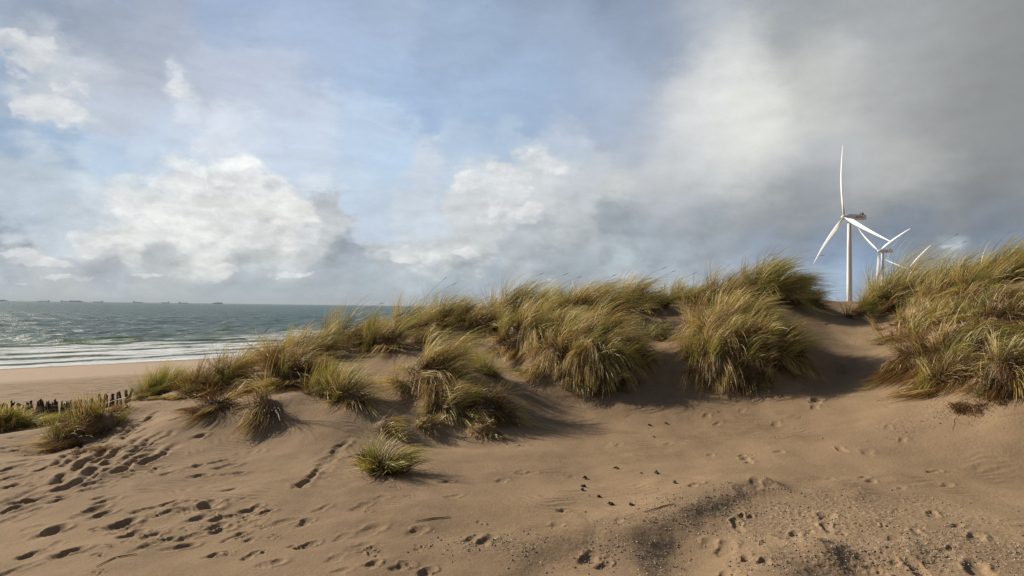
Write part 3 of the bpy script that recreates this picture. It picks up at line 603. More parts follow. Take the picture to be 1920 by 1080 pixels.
def details(x, y):
    """height added by tracks and rims (flat arrays), plus the grit mask"""
    z = np.zeros_like(x)
    for (u, v, a, b, h) in HOL:
        p = hit(u, min(v, 1078)); z += h*np.exp(-((x-p[0])/a)**2 - ((y-p[1])/b)**2)
    for (pl, wl, wr, h) in RIM:
        P_ = np.array([hit(u, v)[:2] for u, v in pl]); zb = np.zeros_like(x)
        wob = fbm(x/0.35, y/0.35, 3, 77)*0.05
        for a, b in zip(P_[:-1], P_[1:]):
            d = b-a; L = np.hypot(*d); d /= L
            t = (x-a[0])*d[0]+(y-a[1])*d[1]; s = (x-a[0])*d[1]-(y-a[1])*d[0] + wob
            e = np.clip(t, 0, L)-t; ww = np.where(s < 0, wl, wr)
            zb = np.maximum(zb, h*np.exp(-(s/ww)**2-(e/0.12)**2))
        z += zb
    for (pl, wd, dp) in SL:
        P_ = np.array([hit(u, v)[:2] for u, v in pl]); zb = np.zeros_like(x); n = len(P_)-1
        sel = np.nonzero((x > P_[:, 0].min()-.5) & (x < P_[:, 0].max()+.5) & (y > P_[:, 1].min()-.5) & (y < P_[:, 1].max()+.5))[0]
        xs, ys = x[sel], y[sel]; zz = np.zeros(len(sel))
        for k, (a, b) in enumerate(zip(P_[:-1], P_[1:])):
            d = b-a; L = np.hypot(*d); d /= L
            t = (xs-a[0])*d[0]+(ys-a[1])*d[1]; s = (xs-a[0])*d[1]-(ys-a[1])*d[0] + 0.045*fbm(xs/.3, ys/.3, 3, 5)
            tc = np.clip(t, 0, L); e = tc-t; g = (s/wd)**2+(e/(wd*1.3))**2
            amp = (0.35+0.65*((k+tc/L)/n))*np.clip(.75+.9*fbm(xs/.22, ys/.22, 3, 15), .1, 1.3)*sstep(0, .25, (k+tc/L)/n)
            zz = np.where(np.abs((1.3*g-1)*np.exp(-g))*amp > np.abs(zz), (1.3*g-1)*np.exp(-g)*amp*1.0, zz)
        z[sel] += 0.7*dp*zz
    for i, (u, v, l, wd, a, dp) in enumerate(TR):
        p = hit(u, v); ca, sa = math.cos(R(a)), math.sin(R(a)); m = l*1.1
        sel = np.nonzero((np.abs(x-p[0]) < m) & (np.abs(y-p[1]) < m))[0]
        if not len(sel): continue
        xs, ys = x[sel]-p[0], y[sel]-p[1]
        wx = 0.03*fbm(x[sel]/.12, y[sel]/.12, 2, 100+i)
        lx = xs*ca+ys*sa; ly = -xs*sa+ys*ca + wx*0.7
        waist = 1.0-0.28*np.exp(-((lx-0.02)/(l*.16))**2)                 # sole narrower between heel and ball
        q = np.sqrt((lx/(l*.5))**2+(ly/(wd*.5*waist))**2)
        pit = -1.0*(1-sstep(0.45, 1.2, q))*(.75+.35*np.sin(lx/l*5+i)); rim = 0.34*np.exp(-((q-1.35)/.28)**2)*(0.6+0.5*np.sign(lx))
        tread = 0.12*np.sin(lx*170)*(q < 0.9)
        z[sel] += dp*(.30+.25*rng.random())*(pit+rim+tread*0.5)
    gm = np.zeros_like(x)
    for (u, v, a, b, k) in [(1560,960,1.1,.55,1.0),(1420,935,.4,.25,.5),(1700,1030,.9,.4,1.0),(1450,1060,.4,.2,.5),(1200,985,.35,.16,.5),(1000,1030,.4,.2,.6),(900,1020,.25,.15,.5),(1130,1035,.25,.2,.6),(1840,1040,.6,.3,.9),(1800,760,.9,.3,.8),(1120,738,1.2,.25,.5)]:
        p = hit(u, v); gm = np.maximum(gm, k*np.exp(-((x-p[0])/a)**2-((y-p[1])/b)**2))
    gm = np.clip(gm*1.25 + 0.5*fbm(x/.3, y/.3, 3, 8)*(gm > .05) - 0.08, 0, 1)
    near = y < 9.5
    lump = np.zeros_like(x)
    lump[near] = np.clip(fbm(x[near]/.034, y[near]/.034, 3, 51, .6), -0.3, 1)*0.0045
    z += lump*gm
    rip = np.zeros_like(x); rn = y < 13
    ph = x[rn]*0.35+y[rn]*1.0+0.05*fbm(x[rn]/.5, y[rn]/.5, 2, 61)*3
    rip[rn] = 0.0035*np.sin(ph*62)*sstep(.05, .5, fbm(x[rn]/1.3, y[rn]/1.3, 2, 91))
    return z+rip, gm

AZ = np.concatenate([np.linspace(-180, -46, 48)[:-1], np.linspace(-46, 46, 1250), np.linspace(46, 180, 48)[1:-1]])
RR = np.concatenate([[0.5, 0.9, 1.4, 1.9, 2.4], np.geomspace(2.8, 18, 760), np.geomspace(18, 32, 90)[1:], np.geomspace(32, 220, 150)[1:], np.geomspace(220, 30000, 50)[1:]])
NA, NR = len(AZ), len(RR)
A2, R2 = np.meshgrid(np.radians(AZ), RR)
X = (R2*np.sin(A2)).ravel(); Y = (R2*np.cos(A2)).ravel()
Z = base_height(X, Y)
nearm = np.nonzero((R2.ravel() < 20) & (Y > 1.5))[0]
dz, gm = details(X[nearm], Y[nearm]); Z[nearm] += dz
GRIT = np.zeros_like(X); GRIT[nearm] = gm
V = np.stack([X, Y, Z], 1)
ri = np.arange(NR-1)[:, None]*NA; ci = np.arange(NA)[None]; cj = (np.arange(NA)+1) % NA
Q = np.stack([ri+ci, ri+cj[None], ri+NA+cj[None], ri+NA+ci], -1)[..., ::-1]
split = int(np.searchsorted(RR, 21.0))
o = mesh_obj('dune_ground', V[:(split+1)*NA], Q[:split].reshape(-1, 4), M_SAND, attrs={'grit': ('FLOAT', GRIT[:(split+1)*NA])}); tag(o, kind='structure')
Vb = V[split*NA:]; sb, _ = shore_dist(Vb[:, 0], Vb[:, 1])
o = mesh_obj('beach', Vb, (Q[split:]-split*NA).reshape(-1, 4), M_BEACH, attrs={'shore': ('FLOAT', -sb)}); tag(o, kind='structure')
# the small patch of sand under the tripod
cz = float(V[:NA, 2].mean())
mb = MB(); mb.add([(0, 0, cz)]+[tuple(V[i]) for i in range(NA)], [(0, (i+1) % NA+1, i+1) for i in range(NA)])
o = mb.build('sand_patch', M_SAND, smooth=True); tag(o, kind='structure')

# ------------------------------------------------------------------ sea
def sea():
    az = np.radians(np.concatenate([np.linspace(-120, -42, 40)[:-1], np.linspace(-42, -4, 800), np.linspace(-4, 60, 60)[1:]]))
    rr = np.concatenate([np.geomspace(60, 420, 620), np.geomspace(420, 2500, 260)[1:], np.geomspace(2500, 30000, 60)[1:]])
    a2, r2 = np.meshgrid(az, rr); x = (r2*np.sin(a2)).ravel(); y = (r2*np.cos(a2)).ravel()
    s, al = shore_dist(x, y); r = r2.ravel(); z = np.zeros_like(x)
    deep = sstep(10, 90, s)
    # wind sea
    for i in range(26):
        wl = rng.uniform(2.5, 16); th = R(-48 + rng.normal()*28); amp = 0.017*wl**0.72*0.55
        k = 2*np.pi/wl; ph = (x*math.sin(th)+y*math.cos(th))*k+rng.uniform(0, 6.28) + 1.2*fbm(x/60, y/60, 2, 300+i)
        fade = 1-sstep(wl*28, wl*85, r)
        z += amp*fade*(np.sin(ph)+0.25*np.sin(2*ph))*(0.25+0.75*deep)
    z += 0.16*fbm(x/11, y/16, 4, 41)*deep*(1-sstep(300, 900, r))
    # rollers running in to the beach
    green = np.zeros_like(x); crest = np.zeros_like(x)
    for (s0, h, wdt, seed, gate) in [(6, .22, 1.1, 1, -.5), (15, .30, 1.4, 2, -.35), (25, .34, 1.6, 3, -.25), (36, .34, 1.8, 4, -.1), (48, .45, 2.0, 5, .05), (66, .40, 2.4, 6, .15), (84, .35, 3.0, 7, .2)]:
        sc = s0 + 3.0*fbm(al/45, al*0+seed*3.3, 3, 200+seed)
        g = sstep(gate-.25, gate+.25, fbm(al/38, al*0+seed*7.7, 2, 230+seed))
        d = s-sc; prof = np.where(d < 0, np.exp(-(d/(wdt*.55))**2), np.exp(-(d/(wdt*1.8))**2))
        z += h*g*prof; green = np.maximum(green, .55*g*np.exp(-((d+.5)/(wdt*.8))**2)); crest = np.maximum(crest, g*np.exp(-((d+wdt*1.2)/(wdt*.8))**2))
    # the clear green breaker
    p1 = at(95, 642, 146)[:2]; p2 = at(282, 638, 153)[:2]
    c = (p1+p2)/2; d = (p2-p1); L = np.hypot(*d)/2; d /= 2*L; nrm = np.array([-d[1], d[0]])
    t = (x-c[0])*d[0]+(y-c[1])*d[1]; q = (x-c[0])*nrm[0]+(y-c[1])*nrm[1] - 1.5*fbm(t/14, t*0, 2, 411)
    env = 1-sstep(L*.75, L*1.05, np.abs(t)); pr = np.where(q < 0, np.exp(-(q/1.7)**2), np.exp(-(q/4.5)**2))
    z += 0.6*env*pr; green = np.maximum(green, env*np.exp(-((q+.9)/2.0)**2))
    V = np.stack([x, y, z], 1); na = len(az); n = len(rr)
    ri = np.arange(n-1)[:, None]*na; ci = np.arange(na-1)[None]
    Q = np.stack([ri+ci, ri+ci+1, ri+na+ci+1, ri+na+ci], -1)[..., ::-1].reshape(-1, 4)
    m, t, o = new_mat('sea_water')
    sa = t.new('ShaderNodeAttribute', attribute_name='shore').outputs['Vector']
    sp = t.new('ShaderNodeSeparateXYZ'); t.l.new(sa, sp.inputs[0]); sd_, gr, cr = sp.outputs[0], sp.outputs[1], sp.outputs[2]
    pos = t.new('ShaderNodeNewGeometry').outputs['Position']
    rot = t.new('ShaderNodeVectorRotate', rotation_type='Z_AXIS'); t.put(rot.inputs['Vector'], pos); rot.inputs['Angle'].default_value = R(-48)
    lp = rot.outputs[0]
    b = t.new('ShaderNodeBsdfPrincipled'); b.inputs['Roughness'].default_value = 0.4; b.inputs['IOR'].default_value = 1.33; b.inputs['Specular IOR Level'].default_value = 0.24
    n1 = t.noise(t.v('MULTIPLY', lp, (0.022, 0.07, 1)), 1.0, 6, 0.6).outputs[0]
    c_ = t.mix(t.maprange(n1, 0.38, 0.62), (0.045, 0.088, 0.098), (0.095, 0.150, 0.150))
    c_ = t.mix(t.maprange(sd_, 120, 20, 0, .7), c_, (0.12, 0.165, 0.145))
    c_ = t.mix(gr, c_, (0.10, 0.15, 0.06))
    # foam: thick lace in the surf, small white caps farther out
    f1 = t.noise(t.v('MULTIPLY', lp, (0.10, 0.45, 1)), 1.0, 8, 0.68, 0.6).outputs[0]
    f2 = t.noise(t.v('MULTIPLY', lp, (0.9, 2.2, 1)), 1.0, 5, 0.7).outputs[0]
    cov = t.ramp(t.m('DIVIDE', sd_, 100.0), [(0.0, .62), (0.03, .56), (.10, .5), (.38, .48), (.52, .42), (.66, .22), (.82, .06), (1.0, .0)])
    cov = t.m('ADD', cov, t.m('MULTIPLY', cr, 0.22)); cov = t.m('SUBTRACT', cov, t.m('MULTIPLY', gr, 0.45))
    fm = t.m('ADD', t.m('ADD', f1, t.m('MULTIPLY', t.m('SUBTRACT', f2, 0.5), 0.35)), cov)
    foam = t.maprange(fm, 0.82, 1.02, smooth=True)
    wc = t.noise(t.v('MULTIPLY', lp, (0.13, 0.34, 1)), 1.0, 5, 0.62).outputs[0]
    foam = t.m('MAXIMUM', foam, t.maprange(wc, 0.715, 0.76, 0, .7))
    c_ = t.mix(t.m('MULTIPLY', foam, .85), c_, (0.74, 0.76, 0.78))
    t.put(b.inputs['Base Color'], c_); t.put(b.inputs['Roughness'], t.maprange(foam, 0, 1, 0.42, 0.9))
    b1 = t.noise(t.v('MULTIPLY', lp, (0.30, 0.75, 1)), 1.0, 7, 0.65).outputs[0]
    b2 = t.noise(t.v('MULTIPLY', lp, (0.025, 0.09, 1)), 1.0, 7, 0.66).outputs[0]
    bh = t.m('ADD', t.m('MULTIPLY', b1, 0.8), t.m('MULTIPLY', b2, 5.0))
    bp = t.new('ShaderNodeBump'); bp.inputs['Strength'].default_value = 0.7; bp.inputs['Distance'].default_value = 1.0
    t.put(bp.inputs['Height'], bh); t.l.new(bp.outputs[0], b.inputs['Normal']); t.l.new(b.outputs[0], o.inputs[0])
    ob = mesh_obj('sea', V, Q, m, attrs={'shore': ('FLOAT_VECTOR', np.stack([s, green, crest], 1))}); tag(ob, kind='structure')
sea()

# ------------------------------------------------------------------ wind turbines
def turbine(u, v, dist, phi, rot, label, tipbend=2.4):
    """hub seen at (u, v); phi: angle of the rotor axis from the line of sight, rot: first blade clockwise from up"""
    hub = Vector(at(u, v, dist)); az = math.atan2(hub.x, hub.y)
    # rotor faces left and a little to the camera
    ax = Vector((-math.sin(R(phi)), -math.cos(R(phi)), 0)); ax.rotate(Euler((0, 0, -az)))   # upwind, away from the nacelle
    rz = math.atan2(ax.y, ax.x)
    base = hub - ax*4.6; gz = float(zfar(np.array([base.x]), np.array([base.y]))[0])
    t = empty('wind_turbine', (base.x, base.y, gz - 0.3), label, 'wind turbine', 'wind turbines behind the dunes', rz)
    H = hub.z - gz + 0.3                                                   # local frame: x = upwind
    b = MB(); b.tube([(0,0,0),(0,0,H*.35),(0,0,H*.7),(0,0,H-2.0)], [2.1,1.95,1.7,1.35], 40); b.build('tower', M_TURB, t, True)
    b = MB()
    prof = [(2.6,1.5,1.6),(1.6,1.9,1.95),(-1,2.0,2.05),(-12.2,2.0,2.0),(-13.0,1.7,1.75)]
    rings = []
    for (x, hy, hz) in prof:
        rings.append([(x, sy*hy*cx, H+.1+sz*hz*cz) for (sy, cx, sz, cz) in [(-1,1,-1,.8),(-1,.85,-1,1),(1,.85,-1,1),(1,1,-1,.8),(1,1,1,.8),(1,.85,1,1),(-1,.85,1,1),(-1,1,1,.8)]])
    b.loft(rings); nac = b.build('nacelle', M_NAC, t)
    b = MB(); b.box((-10.2, 0, H+2.75), (1.6, 3.0, 1.2)); b.box((-8.9, 0, H+2.4), (0.25, 0.25, 1.0)); b.tube([(-10.4,.8,H+3.2),(-10.7,.8,H+4.6)], .16, 6); b.tube([(-9.9,-.8,H+3.2),(-9.9,-.8,H+4.3)], .14, 6)
    b.build('cooler_mast', M_DARK, nac)
    for side in (1, -1):
        cu = bpy.data.curves.new('lettering', 'FONT'); cu.body = 'eneco'; cu.size = 2.6; cu.extrude = 0.03; cu.align_x = 'CENTER'; cu.offset = 0.03
        tmp = bpy.data.objects.new('tmp', cu); me = bpy.data.meshes.new_from_object(tmp); me.name = 'lettering'
        me.materials.clear(); me.materials.append(M_RED)
        lo = bpy.data.objects.new('lettering', me); col.objects.link(lo); lo.parent = nac
        lo.rotation_euler = (R(90), 0, R(180) if side > 0 else 0); lo.location = (-7.0, side*2.06, H-0.6)
        bpy.data.objects.remove(tmp); bpy.data.curves.remove(cu)
    b = MB(); rings = []
    for (x, r_) in [(2.7,1.5),(3.4,1.75),(4.6,1.8),(5.5,1.5),(6.2,.9),(6.5,.15)]:
        rings.append([(x, r_*math.cos(2*math.pi*j/24), H+r_*math.sin(2*math.pi*j/24)) for j in range(24)])
    b.loft(rings); b.build('hub', M_TURB, t, True)
    for k in range(3):
        th = R(rot + 120*k)                                                # clockwise as seen from the camera
        # camera sees the rotor from the upwind side: its right is local +y
        e = Vector((0, math.sin(th), math.cos(th)))
        tang = Vector((0, math.cos(th), -math.sin(th))); up = Vector((1, 0, 0))
        b = MB(); rings = []
        for i in range(25):
            q = i/24; rr_ = 1.2 + q*57.3
            chord = 1.0 + 2.9*math.sin(min(1, q/.2)*math.pi/2)**2 if q < .2 else 3.9*(1-((q-.2)/.8))**.85 + .35*q
            chord = chord*.88 if q < .98 else .35
            th_ = (2.0*(1-min(1, q/.2)) + .82*min(1, q/.2))*(1-q)**.7 + .10
            tw = R(16*(1-q)**2 + 6)
            bend = -(q**2)*tipbend + 1.2*math.sin(q*math.pi)                    # tip pushed downwind
            c_ = e*rr_ + up*(4.4+bend) + Vector((0, 0, H))
            cd = tang*math.cos(tw) + up*math.sin(tw); td = up*math.cos(tw) - tang*math.sin(tw)
            rings.append([c_ + cd*(chord*(.5*math.cos(a) - .18*min(1, q/.2))) + td*(th_*.5*math.sin(a)*(1 if math.cos(a) > -.2 else .55)) for a in [2*math.pi*j/14 for j in range(14)]])
        b.loft(rings); b.build('blade', M_TURB, t, True)
    return t
turbine(1582, 407, 519, 58, -5, 'tallest and nearest white wind turbine, its whole tower rising from the dune gap')
turbine(1648, 471, 838, 55, 67, 'second white wind turbine, with its nacelle just above the dune grass')
turbine(1703, 504, 1143, 46, 50, 'farthest wind turbine, only two white blade tips showing over the dune grass')

# ------------------------------------------------------------------ ships on the horizon
def ship(u, L, label, kind, flip=False, dist=8200):
    p = at(u, 560, dist); z0 = 0
    SC = .55
    t = empty('cargo_ship', (p[0], p[1], z0), label, 'ship', 'ships lying along the horizon', math.atan2(p[1], p[0]) - math.pi/2 + R(8)); t.scale = (.85, .85, SC)
    f = -1 if flip else 1
    b = MB(); st = []
    for (x, wv, zt) in [(-.5,.8,14),(-.46,1,13),(.3,1,13),(.42,.8,14),(.5,.08,17)]:
        hw = L*.07*wv; st.append([(f*x*L, -hw, -2), (f*x*L, hw, -2), (f*x*L, hw*1.05, zt), (f*x*L, -hw*1.05, zt)])
    b.loft(st); b.build('hull', M_HULL, t)
    b = MB(); b.box((f*-.36*L, 0, 25), (L*.09, L*.12, 24)); b.box((f*-.36*L, 0, 39), (L*.06, L*.13, 5)); b.build('bridge', M_SUPER, t)
    b = MB(); b.tube([(f*-.44*L,0,13),(f*-.44*L,0,36)], [4, 3.2], 10); b.build('funnel', M_HULL, t)
    if kind == 'boxes':
        for i in range(6):
            b = MB(); b.box((f*(-.24+.11*i)*L, 0, 13+[9,11,8,11,10,7][i]), (L*.1, L*.12, [18,22,16,22,20,14][i])); b.build('container_stack', M_BOXES, t)
    elif kind == 'cranes':
        for i in range(4):
            b = MB(); x = f*(-.2+.17*i)*L; b.tube([(x,0,13),(x,0,36)], [2.4,1.8], 8); b.tube([(x,0,34),(x+f*22,0,40)], 1.4, 6); b.build('deck_crane', M_SUPER, t)
    else:
        b = MB(); b.box((0,0,16), (L*.6, L*.05, 5)); b.build('deck_pipes', M_BOXES, t)
        b = MB(); b.tube([(f*.38*L,0,14),(f*.38*L,0,34)], 1.5, 6); b.build('mast', M_SUPER, t)
    return t
ship(2, 170, 'faint grey ship cut off by the left edge of the photo', 'boxes')
ship(82, 150, 'faint ship with deck cranes, between the edge ship and the pair of ships', 'cranes', True)
ship(121, 90, 'smallest grey ship, just left of the longest ship', 'tanker')
ship(143, 190, 'longest grey ship on the horizon, loaded with high stacks', 'boxes')
ship(184, 130, 'grey ship with a tall bridge at its right end', 'tanker', True)
ship(259, 140, 'low grey ship standing alone above the green breaker', 'tanker')
ship(310, 110, 'very faint low ship between two darker ships', 'tanker', True)
ship(344, 130, 'grey ship with cranes, second from the dune grass', 'cranes')
ship(408, 140, 'boxy grey ship nearest to the dune grass', 'boxes', True)

# ------------------------------------------------------------------ stake fence
def fence():
    p0 = at(-40, 772, 15.5); p1 = at(60, 770, 15.2); p2 = at(130, 766, 14.6); p3 = at(250, 752, 13.2)
    t = empty('stake_fence', (p1[0], p1[1], float(ground(p1[0], p1[1]))), 'low fence of dark uneven wooden stakes between the beach and the dune grass', 'fence')
    pl = [np.array(p) for p in (p0, p1, p2, p3)]; off = np.array(t.location)
    def along(q):
        q = q*3; i = min(2, int(q)); return pl[i]+(pl[i+1]-pl[i])*(q-i)
    n = 62; wire = []
    for i in range(n):
        q = (i+rng.uniform(-.25, .25))/n; q = min(max(q, 0), .999)
        if rng.random() < .1 and i > 5: continue
        p = along(q); g = float(ground(p[0], p[1])); u_ = q*290-40
        top = 752 - 0.035*(u_)+ (0 if u_ < 150 else -0.05*(u_-150)) + rng.uniform(-4, 6) + 4
        if 135 < u_ < 195: top += 4
        if u_ > 195: top -= 3
        zt = at(u_, top, p[1])[2]; zt = max(zt, g+.25)
        lean = rng.normal()*.035; r_ = rng.uniform(.018, .034)
        b = MB(); m = (g+zt)/2
        b.tube([(p[0]-off[0]-lean, p[1]-off[1], g-.3-off[2]), (p[0]-off[0]+rng.normal()*.006, p[1]-off[1], m-off[2]), (p[0]-off[0]+lean, p[1]-off[1]+rng.normal()*.02, zt-off[2]), (p[0]-off[0]+lean*1.1, p[1]-off[1], zt+.02-off[2])], [r_*1.05, r_, r_*.9, r_*.45], 7)
        b.build('stake', M_STAKE, t, True); wire.append((p[0]-off[0], p[1]-off[1]-.035, max(g+.12, zt-.28)-off[2]))
    b = MB(); b.tube(wire, .006, 5); b.build('wire', M_WIRE, t, True)
fence()

# ------------------------------------------------------------------ marram grass
WIND = np.array([0.97, -0.12, 0.0])
def slope(x, y):
    e = .15; gx_ = (ground(x+e, y)-ground(x-e, y))/(2*e); gy_ = (ground(x, y+e)-ground(x, y-e))/(2*e); return gx_, gy_
def blades(B, a, b, L, n, wind=1.0, droop=.8, spread=.4, hang=0.0, lock=26, width=.0066, rough=.075, seg=6, lvar=(.5, 1.08), lean=.35, wdir=None, curl=0.0, sc=.036):
    """n grass blades rooted in an ellipse on the ground; returns verts, quads, tint"""
    Wd = WIND if wdir is None else wdir
    nl = max(3, n//lock)
    rad = np.sqrt(rng.random(nl)); an = rng.random(nl)*2*np.pi
    lx, ly = rad*np.cos(an), rad*np.sin(an)
    # uneven edge of the tuft
    edge = 1+0.18*np.sin(an*3+rng.random()*6)+0.12*np.sin(an*7+rng.random()*6)
    lx *= edge; ly *= edge
    li = rng.integers(0, nl, n)
    lj = rng.normal(size=(nl, 3))*.25; lr = rng.random(nl); ll = rng.uniform(.78, 1.1, nl); lw = rng.uniform(.6, 1.35, nl); ld = rng.uniform(.6, 1.5, nl)
    sx0, sy0 = slope(B[0], B[1]-b*.5); sg = math.hypot(sx0, sy0)+1e-6
    hg = (rng.random(nl) < hang*1.5*np.clip(.45-(lx*sx0+ly*sy0)/sg, 0, 1.2)); layer = (rng.random(nl)**1.5*.16*L)[li]+.01+.03*rng.random(n)
    stray = (rng.random(n) < .025)*rng.uniform(.15, .7, n)+1.0               # a few shoots stand outside the tuft
    bx = B[0]+lx[li]*a*stray+rng.normal(size=n)*sc*stray**3; by = B[1]+ly[li]*b*stray+rng.normal(size=n)*sc*stray**3
    bz = ground(bx, by)-.02
    gx_, gy_ = slope(bx, by); gl = np.hypot(gx_, gy_)+1e-6; down = np.stack([-gx_/gl, -gy_/gl, np.zeros(n)], 1); sl = np.minimum(1, gl*2.0)[:, None]
    outw = np.stack([lx[li], ly[li]*.8, np.zeros(n)], 1)
    h = hg[li].astype(float)[:, None]
    D = np.array([0, 0, 1.0])[None] + outw*spread + Wd[None]*lean*lw[li][:, None] + lj[li] + rng.normal(size=(n, 3))*rough + down*(.25*sl + h*1.5)
    D /= np.linalg.norm(D, axis=1, keepdims=True)
    Lb = L*rng.uniform(*lvar, n)*ll[li]; Lb *= (1-.25*np.minimum(1, rad[li]))*np.where(stray > 1.01, .55, 1.0)
    ds = Lb/(seg); P_ = np.stack([bx, by, bz], 1); pts_ = [P_.copy()]; dirs = [D.copy()]
    wi = (wind*1.12*lw[li])[:, None]; dr = (droop*1.05*ld[li])[:, None]*(1+2.6*h); cu = rng.normal(size=(n, 3))*curl
    for k in range(seg):
        t = (k+.5)/seg
        D = D + (Wd[None]*wi*(.35+.5*t)*(1-h*.75) + np.array([0, 0, -1.0])[None]*dr*(.15+.9*t) + down*h*.5 + cu)*(1.0/seg)*1.35
        D /= np.linalg.norm(D, axis=1, keepdims=True)
        Pn = P_ + D*ds[:, None]
        gz = ground(Pn[:, 0], Pn[:, 1])+layer*min(1, (k+1)/3); low = Pn[:, 2] < gz
        if low.any():
            # a blade that meets the sand lies along it, sliding downhill
            q = np.nonzero(low)[0]; hz = D[q].copy(); hz[:, 2] = 0; hz += down[q]*(.4+1.6*h[q])
            hz /= np.linalg.norm(hz, axis=1, keepdims=True)+1e-9
            e2 = P_[q]+hz*ds[q, None]*.97; e2[:, 2] = ground(e2[:, 0], e2[:, 1])+layer[q]*min(1, (k+1)/3)
            dv = e2-P_[q]; dv /= np.linalg.norm(dv, axis=1, keepdims=True)+1e-9
            Pn[q] = P_[q]+dv*ds[q, None]; D[q] = dv
            Pn[q, 2] = np.maximum(Pn[q, 2], ground(Pn[q, 0], Pn[q, 1])+.006)
        P_ = Pn
        pts_.append(P_.copy()); dirs.append(D.copy())
    pts_ = np.stack(pts_, 1); dirs = np.stack(dirs, 1)                       # n, seg+1, 3
    rv = rng.normal(size=(n, 1, 3)); side = np.cross(dirs, rv); side /= np.linalg.norm(side, axis=2, keepdims=True)+1e-9
    t = np.linspace(0, 1, seg+1); prof = np.clip(.75+.5*t-1.15*t**2.2, .08, 1)
    wv = (width*rng.uniform(.6, 1.35, n))[:, None]*prof[None]
    Va = pts_-side*wv[..., None]*.5; Vb_ = pts_+side*wv[..., None]*.5
    V_ = np.stack([Va, Vb_], 2).reshape(-1, 3)
    base = (np.arange(n)*(seg+1)*2)[:, None]+(np.arange(seg)*2)[None]
    Q_ = np.stack([base, base+1, base+3, base+2], -1).reshape(-1, 4)
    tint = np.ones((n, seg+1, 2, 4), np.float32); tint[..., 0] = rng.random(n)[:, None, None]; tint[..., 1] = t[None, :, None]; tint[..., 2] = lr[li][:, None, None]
    return V_, Q_, tint.reshape(-1, 4)
NB = [0]
def tuft(label, u, v, w_, h_, ratio=.7, green=.6, wind=1.0, droop=.8, hang=.15, dens=1.0, spread=.4, rust=0.0, stalks=0, lean=.35, cat='grass tuft', name='marram_tuft', curl=.0, group='marram grass tufts on the dune', wdir=None):
    """w_, h_: photo size of the root patch and of the standing blades"""
    B = hit(u, v); d = B[1]; a = w_/2*d/F; b = max(.12, a*ratio); L = h_*d/F*(1.38 if 595 < v < 735 and u > 930 else 1.5)
    B = B.copy(); B[1] += b*.35
    n = int(2300*dens*math.pi*a*b*.9 + 160*dens*(w_/60))
    root = empty(name, (B[0], B[1], float(ground(B[0], B[1]))), label, cat, group)
    off = np.array(root.location)[None]
    def part(nm, V_, Q_, tn, mat):
        NB[0] += len(Q_); mesh_obj(nm, V_-off, Q_, mat, root, attrs={'tint': ('FLOAT_COLOR', tn)}, smooth=False)
    green = green*.68 if green < .85 else green; ng = int(n*green); nr = int(n*(1-green)*rust); nd = n-ng-nr
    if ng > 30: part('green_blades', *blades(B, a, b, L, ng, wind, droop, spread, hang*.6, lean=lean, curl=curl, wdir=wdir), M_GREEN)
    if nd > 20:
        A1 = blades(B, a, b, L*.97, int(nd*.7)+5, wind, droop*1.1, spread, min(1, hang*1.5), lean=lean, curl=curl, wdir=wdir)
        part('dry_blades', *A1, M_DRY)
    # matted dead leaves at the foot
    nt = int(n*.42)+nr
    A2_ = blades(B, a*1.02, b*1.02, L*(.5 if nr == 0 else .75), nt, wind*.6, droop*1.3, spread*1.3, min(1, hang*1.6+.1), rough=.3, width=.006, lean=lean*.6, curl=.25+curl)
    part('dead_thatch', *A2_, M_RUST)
    stalks = int(stalks*.45+.3)
    if stalks:
        m = MB()
        for _ in range(stalks):
            x = B[0]+rng.uniform(-.8, .8)*a; y = B[1]+rng.uniform(-.5, .5)*b; z = float(ground(x, y)); Ls = L*rng.uniform(.85, 1.05); p = np.array([x, y, z]); D = np.array([.25*lean+rng.normal()*.1, rng.normal()*.1, 1.0]); ps = [p.copy()]
            for k in range(7):
                D = D + WIND*wind*.17 + np.array([0, 0, -.05]); D /= np.linalg.norm(D); p = p+D*Ls/7; ps.append(p.copy())
            e = [tuple(q-off[0]) for q in ps]; e.append(tuple(ps[-1]+D*.13-off[0]))
            m.tube(e[:-1], [.0022]*7+[.002], 4); m.tube([e[-2], tuple((np.array(e[-2])+np.array(e[-1]))/2), e[-1]], [.002, .0055, .002], 5)
        m.build('seed_stalk', M_STALK, root)
    return root

for q in TUFTS: tuft(**q)
print('grass quads', NB[0], 'tufts', len(TUFTS))

# ------------------------------------------------------------------ small things on the sand
def surf(x, y):
    z = base_height(np.array([x, x+.001]), np.array([y, y]))[:1]; d, _ = details(np.array([x]), np.array([y])); return float(z[0]+d[0])
def stalk(pl, label):
    P_ = [hit(u, v) for u, v in pl]; c = P_[len(P_)//2]; z0 = surf(c[0], c[1])
    t = []
    for i in range(len(P_)-1):
        for k in range(6):
            q = P_[i]+(P_[i+1]-P_[i])*k/6; t.append((q[0]-c[0], q[1]-c[1], surf(q[0], q[1])+.006-z0))
    b = MB(); b.tube(t, [.005*(1-.6*abs(2*i/len(t)-1)) for i in range(len(t))], 6)
    o = b.build('dry_stalk', M_STALK, smooth=True); o.location = (c[0], c[1], z0); tag(o, label, 'dead stalk', 'loose dead stalks on the sand')
stalk([(778,980),(812,973),(850,971)], 'thin dark bent stalk lying on the smooth sand below the lowest tuft')
stalk([(180,1064),(215,1048),(265,1040)], 'long faint curved stalk on the sand near the bottom left footprints')
stalk([(1205,978),(1240,967),(1270,964)], 'straight brown stalk lying at the edge of the gritty sand')
